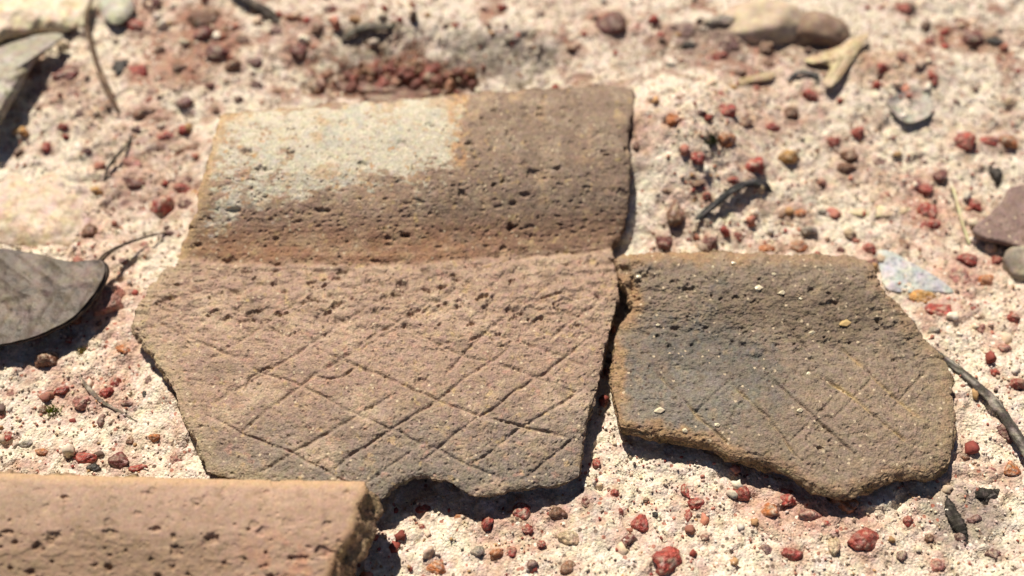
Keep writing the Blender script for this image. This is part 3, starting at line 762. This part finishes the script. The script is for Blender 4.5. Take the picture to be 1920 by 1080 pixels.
def tan_c(x, y, de):
    n1 = fbm(x / 120, y / 90, 580, 4); n2 = fbm(x / 34, y / 34, 581, 4); n3 = fbm(x / 12, y / 12, 582, 3)
    c = np.tile(np.array([0.385, 0.262, 0.195]), (len(x), 1))
    c = mix(c, (0.345, 0.245, 0.180), sstep(-.1, .3, n1) * (1 - sstep(300, 560, x)))
    c = mix(c, (0.405, 0.272, 0.198), .7 * sstep(380, 600, x + 80 * n1))
    c = mix(c, (0.32, 0.215, 0.15), .6 * sstep(.05, .4, fbm(x / 70 + 4, y / 45, 586, 5, .65)))
    c = mix(c, (0.47, 0.325, 0.235), .6 * sstep(.08, .4, fbm(x / 60 + 9, y / 40, 587, 5, .65)))
    low = sstep(960, 1060, y + 50 * n1 + 0.05 * (300 - x))
    c = mix(c, (0.245, 0.165, 0.105), .65 * low * (1 - sstep(330, 520, x)))
    c = mix(c, (0.43, 0.20, 0.12), .5 * low * sstep(400, 520, x) * sstep(-.1, .2, n2))
    c = mix(c, (0.21, 0.145, 0.09), .5 * sstep(.18, .45, fbm(x / 26, y / 20, 584, 4)))
    c = mix(c, (0.50, 0.33, 0.18), .6 * (1 - sstep(2, 22, de + 8 * n2)))
    return c * (1 + .10 * n3)[:, None]
tan_sides = ([(-170, 883), (0, 887), (200, 893), (400, 898), (560, 901), (684, 903)],
             [(684, 903), (682, 925), (672, 950), (666, 980), (656, 1008), (634, 1035), (622, 1070), (600, 1130), (590, 1180)],
             [(-170, 1200), (100, 1195), (300, 1190), (590, 1180)],
             [(-170, 883), (-180, 980), (-165, 1080), (-170, 1200)])
base = np.array([-6.5, -5.0, 0.0])
t_tan = thing('pottery_sherd', 'plain tan pitted potsherd cut off by the lower left corner', 'potsherd', base)
tan_parts, tan_srf = build_sherd(t_tan, base, tan_sides, 250, 500, tan_h, tan_d, tan_c,
    [[(0, 0, 0), (.02, .10, .12), (-.05, .5, .5), (-.3, 1.0, .85), (-.6, 1.3, 1)],
     [(0, 0, 0), (.03, .10, .10), (.20, .5, .45), (.20, .8, .7), (.0, 1.1, .88), (-.2, 1.3, 1)],
     [(0, 0, 0), (.02, .12, .12), (-.06, .45, .45), (-.3, .8, .85), (-.6, .9, 1)],
     [(0, 0, 0), (.02, .10, .12), (-.04, .5, .5), (-.2, 1.0, .85), (-.5, 1.3, 1)]],
    (.8, 5, 2, 2), 600, (.05, 6), None, ('body',), 0.85, (0.17, 0.125, 0.08), 1.7, M_clay_fine)

# ================================================================= pebbles
PALETTE = {'R': ('red', (0.290, 0.046, 0.034)), 'D': ('dark red', (0.130, 0.034, 0.030)), 'B': ('brown', (0.170, 0.075, 0.042)),
           'O': ('orange', (0.400, 0.135, 0.045)), 'Y': ('ochre', (0.420, 0.215, 0.055)), 'P': ('pinkish', (0.330, 0.140, 0.115)),
           'G': ('grey', (0.240, 0.205, 0.175)), 'K': ('black', (0.028, 0.024, 0.022)), 'T': ('tan', (0.430, 0.315, 0.205)), 'U': ('purplish', (0.165, 0.080, 0.075))}
def ico(sub):
    import bmesh
    bm = bmesh.new(); bmesh.ops.create_icosphere(bm, subdivisions=sub, radius=1)
    v = np.array([p.co[:] for p in bm.verts]); f = np.array([[q.index for q in p.verts] for p in bm.faces]); bm.free()
    return v, f
ICO3 = ico(3); ICO4 = ico(4); ICO1 = ico(1); ICO2 = ico(2)
def noise3(v, k, seed):
    return (vnoise(v[:, 0] * k + v[:, 2] * k * .7, v[:, 1] * k + 3, seed) + vnoise(v[:, 1] * k + v[:, 0] * k * .3, v[:, 2] * k, seed + 1) + vnoise(v[:, 2] * k, v[:, 0] * k - v[:, 1] * k * .5, seed + 2)) / 1.9
def rock_mesh(rx, ry, rz, rot, colour, seed, rough=0.16, facets=5, dust=0.4, big=False, mat=None):
    v, f = ICO4 if big else ICO3
    v = v.copy()
    rg = np.random.default_rng(seed)
    for _ in range(facets):                                         # knocked-off flats
        d = rg.normal(size=3); d /= np.linalg.norm(d)
        h = rg.uniform(.5, .9)
        p = v @ d
        v = v - np.outer(np.maximum(p - h, 0) * .85, d)
    r = 1 + rough * noise3(v, 1.6, seed) + rough * .5 * noise3(v, 4.5, seed + 5) + rough * .22 * noise3(v, 10, seed + 9)
    v = v * r[:, None]
    n0 = v.copy()
    v = v * np.array([rx, ry, rz])
    c, s = math.cos(rot), math.sin(rot)
    v = np.stack([v[:, 0] * c - v[:, 1] * s, v[:, 0] * s + v[:, 1] * c, v[:, 2]], -1)
    col = np.tile(np.array(colour), (len(v), 1))
    col = col * (1 + .38 * noise3(n0, 2.2, seed + 20))[:, None]
    col = mix(col, np.array(colour) * np.array([1.45, 1.6, 1.5]), .5 * sstep(.1, .5, noise3(n0, 3.2, seed + 30)))
    col = mix(col, (0.50, 0.39, 0.30), dust * sstep(.12, .5, noise3(n0, 3.8, seed + 40) + .22 * n0[:, 2]))   # sand stuck to it
    return make_mesh('pebble', v, f.ravel(), np.full(len(f), 3), mat or M_stone, col)

REGIONS = [  # where in the photograph a pebble lies, in words
    ((1130, 560, 1165, 900), 'in the gap between sherds'),
    ((0, 0, 300, 230), 'near the top left corner'), ((300, 0, 640, 235), 'up left beyond the pale rim'), ((0, 230, 420, 455), 'left of the pale slip rim'),
    ((100, 455, 345, 665), 'between grey leaf and largest sherd'), ((0, 640, 420, 900), 'on sand above the tan sherd'), ((700, 860, 1130, 1090), 'below the largest sherd'),
    ((1100, 860, 1345, 1090), 'below the right sherd\'s left end'), ((1345, 860, 1665, 1090), 'below the right sherd\'s middle'), ((1665, 830, 1930, 1090), 'in the lower right corner'),
    ((1700, 600, 1930, 830), 'beside the long grey twig'), ((1610, 440, 1930, 640), 'by the blue-grey flake'), ((1160, 390, 1620, 490), 'just above the right sherd'),
    ((1180, 280, 1480, 390), 'near the black curled twig'), ((1180, 160, 1480, 280), 'right of the largest sherd\'s rim'), ((1480, 160, 1700, 390), 'between curled twig and grey flake'),
    ((1650, 230, 1930, 450), 'near the pale straw stem'), ((1600, 0, 1930, 230), 'near the top right corner'), ((1225, 0, 1600, 165), 'near the smooth tan stone'),
    ((600, 0, 1230, 200), 'behind the largest sherd')]
ORD = ['leftmost', 'second', 'third', 'fourth', 'fifth', 'sixth', 'seventh', 'eighth', 'ninth', 'tenth', 'eleventh', 'twelfth']
def build_pebbles():
    rows = PEBBLES
    keys = []
    for x, y, rx, ry, k in rows:
        rg = next((n for b, n in REGIONS if b[0] <= x < b[2] and b[1] <= y < b[3]), 'on the open sand')
        m = max(rx, ry)
        size = 'large' if m >= 21 else 'medium' if m >= 13 else 'small'
        keys.append((rg, size, PALETTE[k][0]))
    for i, (x, y, rx, ry, k) in enumerate(rows):
        same = sorted([j for j in range(len(rows)) if keys[j] == keys[i]], key=lambda j: rows[j][0])
        rg, size, cn = keys[i]
        if len(same) == 1: label = f'{size} {cn} pebble {rg}'
        elif same.index(i) == 0: label = f'leftmost {size} {cn} pebble {rg}'
        elif same.index(i) == len(same) - 1: label = f'rightmost {size} {cn} pebble {rg}'
        else: label = f'{ORD[same.index(i)]} {size} {cn} pebble from left, {rg}'
        p = at_ground(np.array([x]), np.array([y]))[0]
        sc = np.dot(p - cam_pos, _f) * 36 / LENS / W
        a = rx * sc
        # how much a stone's height and depth each add to what one sees of it from here
        bb = ry * sc
        hz = min(bb * 1.0, a * 0.95) * RNG.uniform(.85, 1.05)
        dy = bb * RNG.uniform(1.0, 1.15)
        me = rock_mesh(a * 1.06, dy * 1.05, hz * 1.05, RNG.uniform(-.25, .25), np.array(PALETTE[k][1]) * RNG.uniform(.85, 1.2), 1000 + i * 3, rough=.27, facets=9,
                       dust=RNG.uniform(.35, .95) if k not in 'K' else .1)
        gz = float(ground_base(p[0:1], p[1:2])[0])
        o = obj('pebble', me, None, (p[0], p[1] - hz * .02, gz + hz * RNG.uniform(-.12, .2) + 0.035))
        tag(o, label, 'pebble', 'ironstone pebbles scattered on the sand')
    return [(r[0], r[1]) for r in rows]
build_pebbles()

# ================================================================= loose grit too small to count
def outside_sherds(x, y):
    """keep grains off the sherds' footprints (plan test against their outlines)"""
    ok = np.ones(len(x), bool)
    for sides, hf in ((main_sides, main_h), (right_sides, right_h), (tan_sides, tan_h)):
        t, r, b, l = [np.asarray(s, float) for s in sides]
        poly = np.vstack([t, r[1:], b[::-1][1:], l[::-1][1:-1]])
        w = at_z(poly[:, 0], poly[:, 1], hf(poly[:, 0], poly[:, 1]))
        ins = np.zeros(len(x), bool)
        for i in range(len(w)):
            x1, y1 = w[i - 1][:2]; x2, y2 = w[i][:2]
            c = ((y1 > y) != (y2 > y)) & (x < (x2 - x1) * (y - y1) / (y2 - y1 + 1e-12) + x1)
            ins ^= c
        ok &= ~ins
    return ok
def build_grit(name, label, n, rlo, rhi, power, cols, weights, seed, sub, sink, clump):
    rg = np.random.default_rng(seed)
    x = rg.uniform(-13.5, 13.5, n * 3); y = rg.uniform(-6.5, 9.5, n * 3)
    keep = (fbm(x / 1.4, y / 1.4, seed, 3) * clump + rg.uniform(0, 1, n * 3) > .5) & outside_sherds(x, y)
    x = x[keep][:n]; y = y[keep][:n]; n = len(x)
    v, f = sub
    r = rlo + (rhi - rlo) * rg.uniform(0, 1, n) ** power
    V = v[None] * (1 + .30 * rg.normal(size=(n, len(v), 1)).clip(-1, 1))
    V = V * (r[:, None] * rg.uniform(.65, 1.25, (n, 3)))[:, None, :]
    a = rg.uniform(0, 6.28, n); c, s = np.cos(a)[:, None], np.sin(a)[:, None]
    V = np.stack([V[..., 0] * c - V[..., 1] * s, V[..., 0] * s + V[..., 1] * c, V[..., 2]], -1)
    z = ground_base(x, y) + ground_detail(x, y) + r * (1 - 2 * sink * rg.uniform(.5, 1, n))
    V = V + np.stack([x, y, z], -1)[:, None, :]
    ci = rg.choice(len(cols), n, p=np.array(weights) / sum(weights))
    C = np.array(cols)[ci] * rg.uniform(.75, 1.25, (n, 1))
    F = (f[None] + (np.arange(n) * len(v))[:, None, None]).reshape(-1, 3)
    me = make_mesh(name, V.reshape(-1, 3), F.ravel(), np.full(len(F), 3), M_grain, np.repeat(C, len(v), 0))
    o = obj(name, me); o['kind'] = 'stuff'; o['label'] = label
    return o
CREAM = [(.62, .52, .41), (.70, .62, .52), (.55, .42, .31), (.26, .06, .045), (.40, .17, .12), (.14, .09, .07), (.42, .25, .12)]
build_grit('coarse_grit', 'coarse red, brown and cream grit strewn over the pale sand', 1700, .025, .12, 3.2, CREAM, [3, 2, 3, 4, 4, 1.6, 1.6], 801, ICO2, 0.50, 2.6)
build_grit('sand_grains', 'fine loose sand grains on the pale ground', 26000, .010, .032, 1.6, CREAM, [8, 6, 5, 1.6, 2.2, 1.4, 1], 802, ICO1, .25, .7)

# ================================================================= leaves, flakes and other litter
def flake(name, label, cat, outline, colours, lift=0.03, dome=0.0, tilt=(0, 0), curl=0.0, thick=0.035, seed=1, mat=None, veins=0.0, n=120, rings=26, wander=1.5, parent=None, base=None, vein_dir=(1, .2), group=None):
    """a thin real sheet over an outline: curled rim, wrinkles, an underside"""
    o = resample(outline, n, closed=True)
    a = np.arange(n)
    o = o + wander * np.stack([fbm(a / 4.0, a * 0 + 1.3, seed, 3), fbm(a / 4.0, a * 0 + 8.1, seed + 1, 3)], -1) * np.minimum(1, np.minimum(a, n - a) / 6)[:, None]
    c = o.mean(0)
    t = np.linspace(0.0, 1, rings)[1:] ** .85
    P = np.concatenate([c[None], (c + t[:, None, None] * (o - c)[None]).reshape(-1, 2)])
    T = np.concatenate([[0], np.repeat(t, n)])
    gp = at_ground(P[:, 0], P[:, 1])
    g0 = at_ground(c[None, 0], c[None, 1])[0]
    sc = np.dot(g0 - cam_pos, _f) * 36 / LENS / W
    dx = (P[:, 0] - c[0]) * sc; dy = -(P[:, 1] - c[1]) * sc
    ext = max(np.ptp(o[:, 0]), np.ptp(o[:, 1])) * sc
    gz = .35 * ground_base(gp[:, 0], gp[:, 1]) + .65 * g0[2]
    z = gz + lift + dome * (1 - T ** 2) + tilt[0] * dx + tilt[1] * dy + curl * T ** 4
    z = z + ext * .02 * fbm(dx / ext * 4 + seed, dy / ext * 4, seed + 3, 3) + ext * .006 * fbm(dx / ext * 14, dy / ext * 14, seed + 4, 3)
    if veins:
        vd = np.array(vein_dir) / np.hypot(*vein_dir)
        along = dx * vd[0] + dy * vd[1]; acr = np.abs(-dx * vd[1] + dy * vd[0])
        z = z + veins * np.exp(-(acr / (.03 * ext)) ** 2) + veins * .45 * np.abs(np.sin((along + acr * .9) / ext * 26)) ** 6
    top = at_z(P[:, 0], P[:, 1], z)
    bot = top - np.array([0, 0, thick]) * (1 - .6 * T[:, None] ** 6)
    nv = len(P)
    r1 = np.stack([np.zeros(n, int), 1 + (a + 1) % n, 1 + a], -1)
    q = grid_quads(rings - 1, n, 1, True)
    # orient upward
    aa, bb, cc = top[r1[0, 0]], top[r1[0, 1]], top[r1[0, 2]]
    up = np.cross(bb - aa, cc - aa)[2] > 0
    if not up: r1 = r1[:, ::-1]
    qq = q
    e = np.cross(top[q[0, 2]] - top[q[0, 0]], top[q[0, 3]] - top[q[0, 1]])[2]
    if e < 0: qq = q[:, ::-1]
    last = 1 + (rings - 2) * n + a
    lasn = 1 + (rings - 2) * n + (a + 1) % n
    sk = np.stack([last, lasn, lasn + nv, last + nv], -1)
    flat = np.concatenate([r1.ravel(), (r1[:, ::-1] + nv).ravel(), qq.ravel(), (qq[:, ::-1] + nv).ravel(), sk.ravel()])
    sizes = np.concatenate([np.full(2 * len(r1), 3), np.full(2 * len(qq) + n, 4)])
    co = np.vstack([top, bot])
    n1 = fbm(dx / ext * 5, dy / ext * 5, seed + 7, 4); n2 = fbm(dx / ext * 16, dy / ext * 16, seed + 8, 3)
    col = np.tile(np.array(colours[0]), (nv, 1))
    col = mix(col, colours[1], sstep(-.1, .35, n1))
    if len(colours) > 2: col = mix(col, colours[2], .8 * sstep(.12, .4, n2))
    col = np.vstack([col, col * .8])
    b = g0 if base is None else base
    me = make_mesh(name, co - b, flat, sizes, mat or M_leaf, col)
    ob = obj(name, me, parent, b if parent is None else (0, 0, 0))
    if label and parent is None: tag(ob, label, cat, group)
    return ob

def strip(pts, widths, heights, flat_k=0.6, seed=1, col=(.05, .04, .035), col2=None, mat=None, m=10, n=70, knob=.12, lift=.0):
    """a tapering twig or curled sliver along surveyed points; widths (px), heights (cm above the sand)"""
    p = resample(np.column_stack([np.asarray(pts, float), widths, heights]), n)
    g = at_ground(p[:, 0], p[:, 1])
    gz = ground_base(g[:, 0], g[:, 1])
    c = at_z(p[:, 0], p[:, 1], gz + p[:, 3] + lift)
    sc = (c - cam_pos) @ _f * 36 / LENS / W
    r = p[:, 2] * sc * .5
    tan = np.gradient(c, axis=0); tan /= np.linalg.norm(tan, axis=1, keepdims=True)
    sd_ = np.cross(tan, [0, 0, 1.0]); sd_ /= np.linalg.norm(sd_, axis=1, keepdims=True) + 1e-9
    up = np.cross(sd_, tan)
    ang = np.linspace(0, 2 * math.pi, m, endpoint=False)
    ii = np.arange(n)
    rr = r[:, None] * (1 + knob * 2 * fbm(ii[:, None] / 5.0 + 0 * ang, 2 * np.sin(ang)[None] + ii[:, None] * 0 + seed, seed, 3))
    co = c[:, None] + sd_[:, None] * (np.cos(ang) * rr)[..., None] + up[:, None] * (np.sin(ang) * rr * flat_k)[..., None]
    co = co.reshape(-1, 3)
    q = grid_quads(n, m, 0, True)
    flat = np.concatenate([q.ravel(), np.arange(m)[::-1], (n - 1) * m + np.arange(m)])
    sizes = np.concatenate([np.full(len(q), 4), [m, m]])
    cc = np.tile(np.array(col), (len(co), 1))
    if col2 is not None:
        cc = mix(cc, col2, sstep(-.05, .3, fbm(np.repeat(ii, m) / 9.0, np.tile(ang, n) * 1.2, seed + 4, 3)))
    return co, flat, sizes, cc, c
def twig(name, label, cat, *a, **k):
    mat = k.pop('mat', M_bark)
    co, flat, sizes, cc, c = strip(*a, **k)
    b = c[len(c) // 2]
    o = obj(name, make_mesh(name, co - b, flat, sizes, mat, cc), None, b)
    return tag(o, label, cat)

GREYB = (.20, .155, .125)
# big curled leaf at the left edge, with stalk and raised rim
lb = at_ground(np.array([70.0]), np.array([560.0]))[0]
t_leaf = thing('dead_leaf', 'curled grey-brown dead leaf at the left edge with dark stalk', 'leaf', lb)
flake('blade', None, None, [(-90, 470), (0, 466), (70, 476), (130, 490), (188, 488), (196, 510), (180, 545), (140, 592), (95, 618), (55, 634), (0, 646), (-100, 660)],
      [(.085, .062, .047), (.150, .112, .086), (.04, .028, .022)], lift=.42, dome=.03, tilt=(.08, .02), curl=.03, thick=.012, seed=31, veins=.028, parent=t_leaf, base=lb, n=180, rings=50)
co, flat, sizes, cc, c = strip([(180, 505), (196, 480), (225, 462), (265, 447), (300, 438), (325, 436)], [12, 11, 7, 5, 4.5, 4], [.42, .45, .38, .26, .16, .08], seed=33, col=(.035, .025, .02), col2=(.12, .085, .06))
obj('stalk', make_mesh('stalk', co - lb, flat, sizes, M_bark, cc), t_leaf)
co, flat, sizes, cc, c = strip([(186, 486), (198, 508), (184, 543), (145, 590), (98, 618), (55, 635), (0, 647)], [6, 15, 15, 13, 11, 9, 7], [.50, .52, .50, .46, .42, .38, .36], seed=35, col=(.03, .021, .016), col2=(.10, .07, .05), flat_k=.8)
obj('curled_edge', make_mesh('curled_edge', co - lb, flat, sizes, M_leaf, cc), t_leaf)
flake('dead_leaf', 'flat pale pinkish-tan dead leaf above the curled grey-brown leaf', 'leaf',
      [(-60, 318), (40, 312), (110, 306), (165, 318), (196, 338), (192, 380), (178, 420), (160, 452), (100, 466), (0, 462), (-70, 455)],
      [(.50, .39, .285), (.57, .455, .345), (.40, .27, .185)], lift=.05, dome=.12, curl=-.10, thick=.015, seed=41, veins=.012, n=150, rings=40)
flake('dead_leaf', 'curled grey-green dead leaf on the left edge near the top', 'leaf',
      [(-70, 110), (0, 88), (60, 68), (104, 62), (120, 70), (90, 92), (62, 122), (40, 160), (15, 205), (-10, 240), (-70, 250)],
      [(.30, .265, .205), (.40, .365, .295), (.22, .18, .135)], lift=.50, dome=.10, tilt=(-.02, .04), curl=-.08, seed=51, veins=.02, n=150, rings=36)
flake('dead_leaf', 'cream sunlit dead leaf in the top left corner', 'leaf',
      [(-60, -40), (60, -45), (140, -30), (175, 10), (165, 42), (120, 58), (70, 60), (20, 70), (-60, 85)],
      [(.60, .50, .35), (.68, .59, .43), (.46, .34, .20)], lift=.16, dome=.18, curl=-.06, seed=61, veins=.02, n=150, rings=36)
flake('leaf_fragment', 'pale grey-green leaf scrap at the top beside the thin twig', 'leaf',
      [(182, -20), (225, -25), (250, 5), (240, 32), (215, 45), (192, 28)], [(.38, .37, .28), (.50, .48, .38)], lift=.22, dome=.08, curl=-.03, seed=71)
flake('dead_leaf', 'twisted yellow-cream dry leaf near the smooth tan stone', 'leaf',
      [(1508, 112), (1545, 98), (1578, 84), (1606, 68), (1630, 64), (1612, 92), (1592, 122), (1572, 150), (1556, 163), (1544, 152), (1556, 124), (1525, 118)],
      [(.43, .33, .20), (.52, .42, .28), (.30, .20, .11)], lift=.12, dome=.06, tilt=(.10, .0), seed=81, veins=.02, wander=1)
flake('leaf_fragment', 'narrow straw-coloured leaf sliver beyond the rim\'s right end', 'leaf',
      [(1358, 156), (1400, 144), (1450, 134), (1446, 148), (1410, 156), (1378, 163)], [(.34, .26, .15), (.43, .34, .21)], lift=.08, dome=.04, seed=85, wander=.6)
flake('leaf_fragment', 'pale yellowish leaf blade lying flat above the right sherd', 'leaf',
      [(1590, 398), (1630, 386), (1680, 380), (1712, 388), (1690, 400), (1640, 406)], [(.56, .47, .32), (.62, .53, .38)], lift=.04, dome=.03, seed=87, wander=.8)
flake('shell_flake', 'cupped pale grey flake in the upper right sand', 'flake',
      [(1664, 190), (1684, 176), (1710, 168), (1737, 171), (1748, 196), (1742, 217), (1706, 230), (1680, 215)], [(.30, .275, .235), (.42, .39, .34), (.20, .17, .145)], lift=.08, dome=-.03, tilt=(.02, .04), curl=.04, seed=91)
flake('film_flake', 'thin blue-grey flake beyond the right sherd\'s upper right edge', 'flake',
      [(1646, 470), (1676, 474), (1705, 490), (1757, 520), (1788, 548), (1745, 546), (1700, 548), (1662, 540), (1650, 505)], [(.40, .42, .43), (.50, .49, .46), (.14, .16, .18)], lift=.07, dome=.04, seed=95, thick=.04)

# flat purplish-brown chip and grey stone at the right edge
flake('pottery_chip', 'flat purplish-brown chip on the right edge', 'chip',
      [(1826, 428), (1850, 405), (1876, 380), (1892, 354), (1925, 346), (1985, 350), (1990, 470), (1925, 464), (1884, 452), (1846, 444)],
      [(.235, .165, .145), (.28, .20, .175), (.19, .125, .105)], lift=.30, dome=.04, thick=.28, seed=101, mat=M_clay, wander=2.5)
def stone(name, label, cat, x, y, rx, ry, hz, colour, seed, dust=.3, rough=.12, sink=.2, facets=4):
    p = at_ground(np.array([float(x)]), np.array([float(y)]))[0]
    sc = np.dot(p - cam_pos, _f) * 36 / LENS / W
    me = rock_mesh(rx * sc, ry * sc * 1.15, hz, 0, colour, seed, rough, facets, dust, True, M_grain)
    me.name = name
    o = obj(name, me, None, (p[0], p[1], ground_base(p[0:1], p[1:2])[0] + hz * sink))
    return tag(o, label, cat)
stone('stone', 'rough grey stone cut off by the right edge', 'stone', 1916, 502, 40, 30, .42, (.26, .225, .175), 2001)
stone('stone', 'smooth tan stone near the top edge beyond the rim', 'stone', 1430, 42, 85, 44, .50, (.46, .36, .26), 2011, .7, .10, -.1, 2)
stone('stone', 'brown lump at the top standing in for shade right of the tan stone', 'stone', 1528, 62, 62, 40, .42, (.22, .145, .105), 2021, .3, .12, -.05, 3)  # brown lump stands in for the tan stone's shaded right side

# ---- twigs, stalks
twig('twig', 'black curled twig on the sand above the right sherd', 'twig', [(1303, 437), (1308, 412), (1342, 382), (1374, 356), (1404, 344), (1430, 345), (1449, 361)], [6, 13, 14, 15, 16, 20, 5], [.03, .06, .12, .16, .16, .12, .05], seed=121, col=(.032, .032, .034), col2=(.12, .115, .11), knob=.2)
twig('twig', 'long grey twig leaving the right sherd\'s right corner', 'twig', [(1718, 632), (1768, 670), (1826, 718), (1866, 758), (1906, 816), (1935, 865)], [5, 13, 19, 22, 22, 22], [.03, .08, .12, .15, .17, .18], seed=131, col=(.07, .06, .052), col2=(.30, .27, .235), knob=.2)
twig('twig', 'thin dark twig hanging down from the top left', 'twig', [(176, -10), (162, 32), (168, 70), (182, 120), (200, 165), (224, 212)], [7, 8, 9, 10, 13, 6], [.25, .2, .14, .12, .1, .03], seed=141, col=(.10, .065, .045), col2=(.22, .15, .10))
twig('twig', 'dark stick crossing the top edge left of centre', 'twig', [(430, -20), (470, 5), (500, 22), (528, 46)], [14, 18, 22, 10], [.2, .18, .14, .06], seed=151, col=(.05, .042, .036), col2=(.15, .12, .10))
twig('leaf_sliver', 'small dark arched sliver left of the pale slip rim', 'sliver', [(196, 340), (202, 316), (218, 293), (240, 270), (246, 250)], [5, 7, 8, 6, 4], [.05, .14, .16, .1, .04], seed=155, col=(.06, .05, .04), col2=(.16, .13, .10))
twig('twig', 'short fine grey twig on the sand above the tan sherd', 'twig', [(150, 708), (170, 733), (190, 752), (225, 772), (268, 797)], [5, 9, 7, 5, 3], [.06, .10, .08, .06, .02], seed=161, col=(.16, .13, .105), col2=(.33, .28, .23))
twig('straw_stem', 'thin pale straw stem standing near the purplish-brown chip', 'straw', [(1782, 340), (1793, 372), (1803, 412), (1818, 458)], [6, 7, 7, 5], [.12, .14, .12, .04], seed=165, col=(.55, .48, .30), col2=(.66, .58, .40), mat=M_leaf, knob=.06)
twig('leaf_sliver', 'grey arched sliver left of the twisted cream leaf', 'sliver', [(1476, 152), (1488, 140), (1506, 134), (1530, 142), (1534, 156)], [4, 7, 9, 12, 6], [.04, .1, .12, .1, .04], seed=171, col=(.10, .10, .10), col2=(.2, .2, .19))
twig('leaf_sliver', 'long grey sliver lying behind the rim, left of centre', 'sliver', [(640, 76), (662, 60), (690, 50), (720, 52), (748, 44)], [7, 16, 17, 14, 5], [.04, .1, .12, .1, .05], seed=175, col=(.10, .09, .075), col2=(.24, .22, .18))
twig('charcoal_shade_sliver', 'black charred sliver, widened to stand for shadow, in the lower right corner', 'charcoal', [(1776, 930), (1784, 960), (1800, 990), (1812, 1020)], [8, 24, 26, 8], [.03, .08, .08, .03], seed=181, col=(.026, .023, .02), col2=(.08, .07, .06), knob=.25)  # charcoal, widened to fill the dark shadow patch here
twig('charcoal_shade_sliver', 'dark charred sliver beneath the right sherd\'s lower right end', 'charcoal', [(1790, 915), (1815, 922), (1850, 926), (1875, 920)], [6, 20, 22, 8], [.03, .07, .07, .03], seed=183, col=(.026, .023, .02), col2=(.08, .07, .06), knob=.25)  # charcoal too, its extra width stands for shadow

# ---- moss tufts
def moss(label, x, y, r, colour, seed):
    p = at_ground(np.array([float(x)]), np.array([float(y)]))[0]
    rg = np.random.default_rng(seed); n = 90
    d = rg.normal(size=(n, 2)) * r * .5; h = rg.uniform(.4, 1, n) * r * .9; a = rg.uniform(0, 6.28, n); w = r * .12
    lean = rg.normal(size=(n, 2)) * r * .3
    V = np.zeros((n, 4, 3))
    V[:, 0] = np.column_stack([d - w * np.column_stack([np.cos(a), np.sin(a)]), np.zeros(n) - .02]); V[:, 1] = np.column_stack([d + w * np.column_stack([np.cos(a), np.sin(a)]), np.zeros(n) - .02])
    V[:, 2] = np.column_stack([d + lean * .6 + w * .7 * np.column_stack([np.cos(a), np.sin(a)]), h * .7]); V[:, 3] = np.column_stack([d + lean, h])
    F = (np.array([0, 1, 2, 3])[None] + 4 * np.arange(n)[:, None])
    C = np.repeat(np.array(colour)[None] * rg.uniform(.6, 1.4, (n, 1)), 4, 0)
    o = obj('moss_tuft', make_mesh('moss_tuft', V.reshape(-1, 3), F.ravel(), np.full(n, 4), M_moss, C), None, (p[0], p[1], ground_base(p[0:1], p[1:2])[0] + .03))
    tag(o, label, 'moss')
moss('tiny bright green moss tuft above the tan sherd', 100, 774, .12, (.22, .26, .05), 1)
moss('dark green moss tuft beside orange pebble right of the rim', 1332, 264, .17, (.05, .06, .022), 2)
moss('tiny yellow-green moss tuft beneath the curled grey-brown leaf', 155, 660, .08, (.30, .26, .08), 3)

# ---- laterite lump of cemented red grains behind the rim
def laterite():
    b = at_ground(np.array([745.0]), np.array([165.0]))[0]
    t = thing('laterite_lump', 'knobbly lump of cemented red-brown grains behind the rim', 'laterite', b)
    co = []; fs = []; cs = []; off = 0
    rg = np.random.default_rng(5)
    v, f = ICO2
    for i in range(280):
        x = rg.normal(745, 78); u = np.clip((x - 747) / 175, -.98, .98)
        y = 152 - rg.normal(0, 17) * (1 - u * u) ** .5 - 12 * u + 10 * math.sin(x / 31)
        p = at_ground(np.array([x]), np.array([y]))[0]
        r = .025 + .14 * rg.uniform() ** 3
        hh = .16 * max(0, 1 - u * u) * max(0, 1 - abs(y - 152) / 40)
        q = v * r * (1 + .25 * rg.normal(size=(len(v), 1)).clip(-1, 1)) + p + np.array([0, 0, hh])
        co.append(q - b); fs.append(f + off); off += len(v)
        k = [(.24, .07, .05), (.15, .05, .035), (.20, .10, .055), (.33, .16, .10), (.40, .29, .20)][rg.choice(5, p=[.3, .22, .25, .15, .08])]
        cs.append(np.tile(np.array(k) * rg.uniform(.8, 1.2), (len(v), 1)))
    F = np.vstack(fs)
    o = obj('cemented_grains', make_mesh('cemented_grains', np.vstack(co), F.ravel(), np.full(len(F), 3), M_stone, np.vstack(cs)), t)
    o['kind'] = 'stuff'
    c = np.array([744.0, 160.0])
    me = rock_mesh(1.35, .42, .20, .05, (.17, .075, .05), 77, .35, 4, .6, True)
    me.name = 'matrix'
    obj('matrix', me, t, (0, 0, .02))
laterite()

# ---- quartz grains bedded in the smaller sherd
def quartz():
    px, py, co = right_srf
    v, f = ICO1
    bq = np.array([5.1, -1.0, 0.0])
    for i, (x, y, r) in enumerate([(1421, 542, 7.5), (1465, 551, 6.5), (1522, 624, 6), (1582, 607, 10), (1198, 520, 5), (1376, 495, 5), (1450, 515, 5), (1516, 700, 5), (1235, 770, 8), (1283, 808, 6), (1345, 797, 5), (1500, 560, 4), (1336, 503, 4), (1232, 610, 4), (1500, 770, 6)]):
        k = np.argmin((px - x) ** 2 + (py - y) ** 2)
        rg = np.random.default_rng(900 + i)
        q = v * r * .0098 * (1 + .25 * rg.normal(size=(len(v), 1)).clip(-1, 1)) * np.array([1.1, .8, .7])
        c = np.tile(np.array((.66, .58, .42) if i != 3 else (.50, .36, .17)), (len(v), 1))
        me = make_mesh('quartz_grain', q, f.ravel(), np.full(len(f), 3), M_quartz, c, smooth=False)
        obj('quartz_grain', me, t_right, co[k] - bq)
quartz()
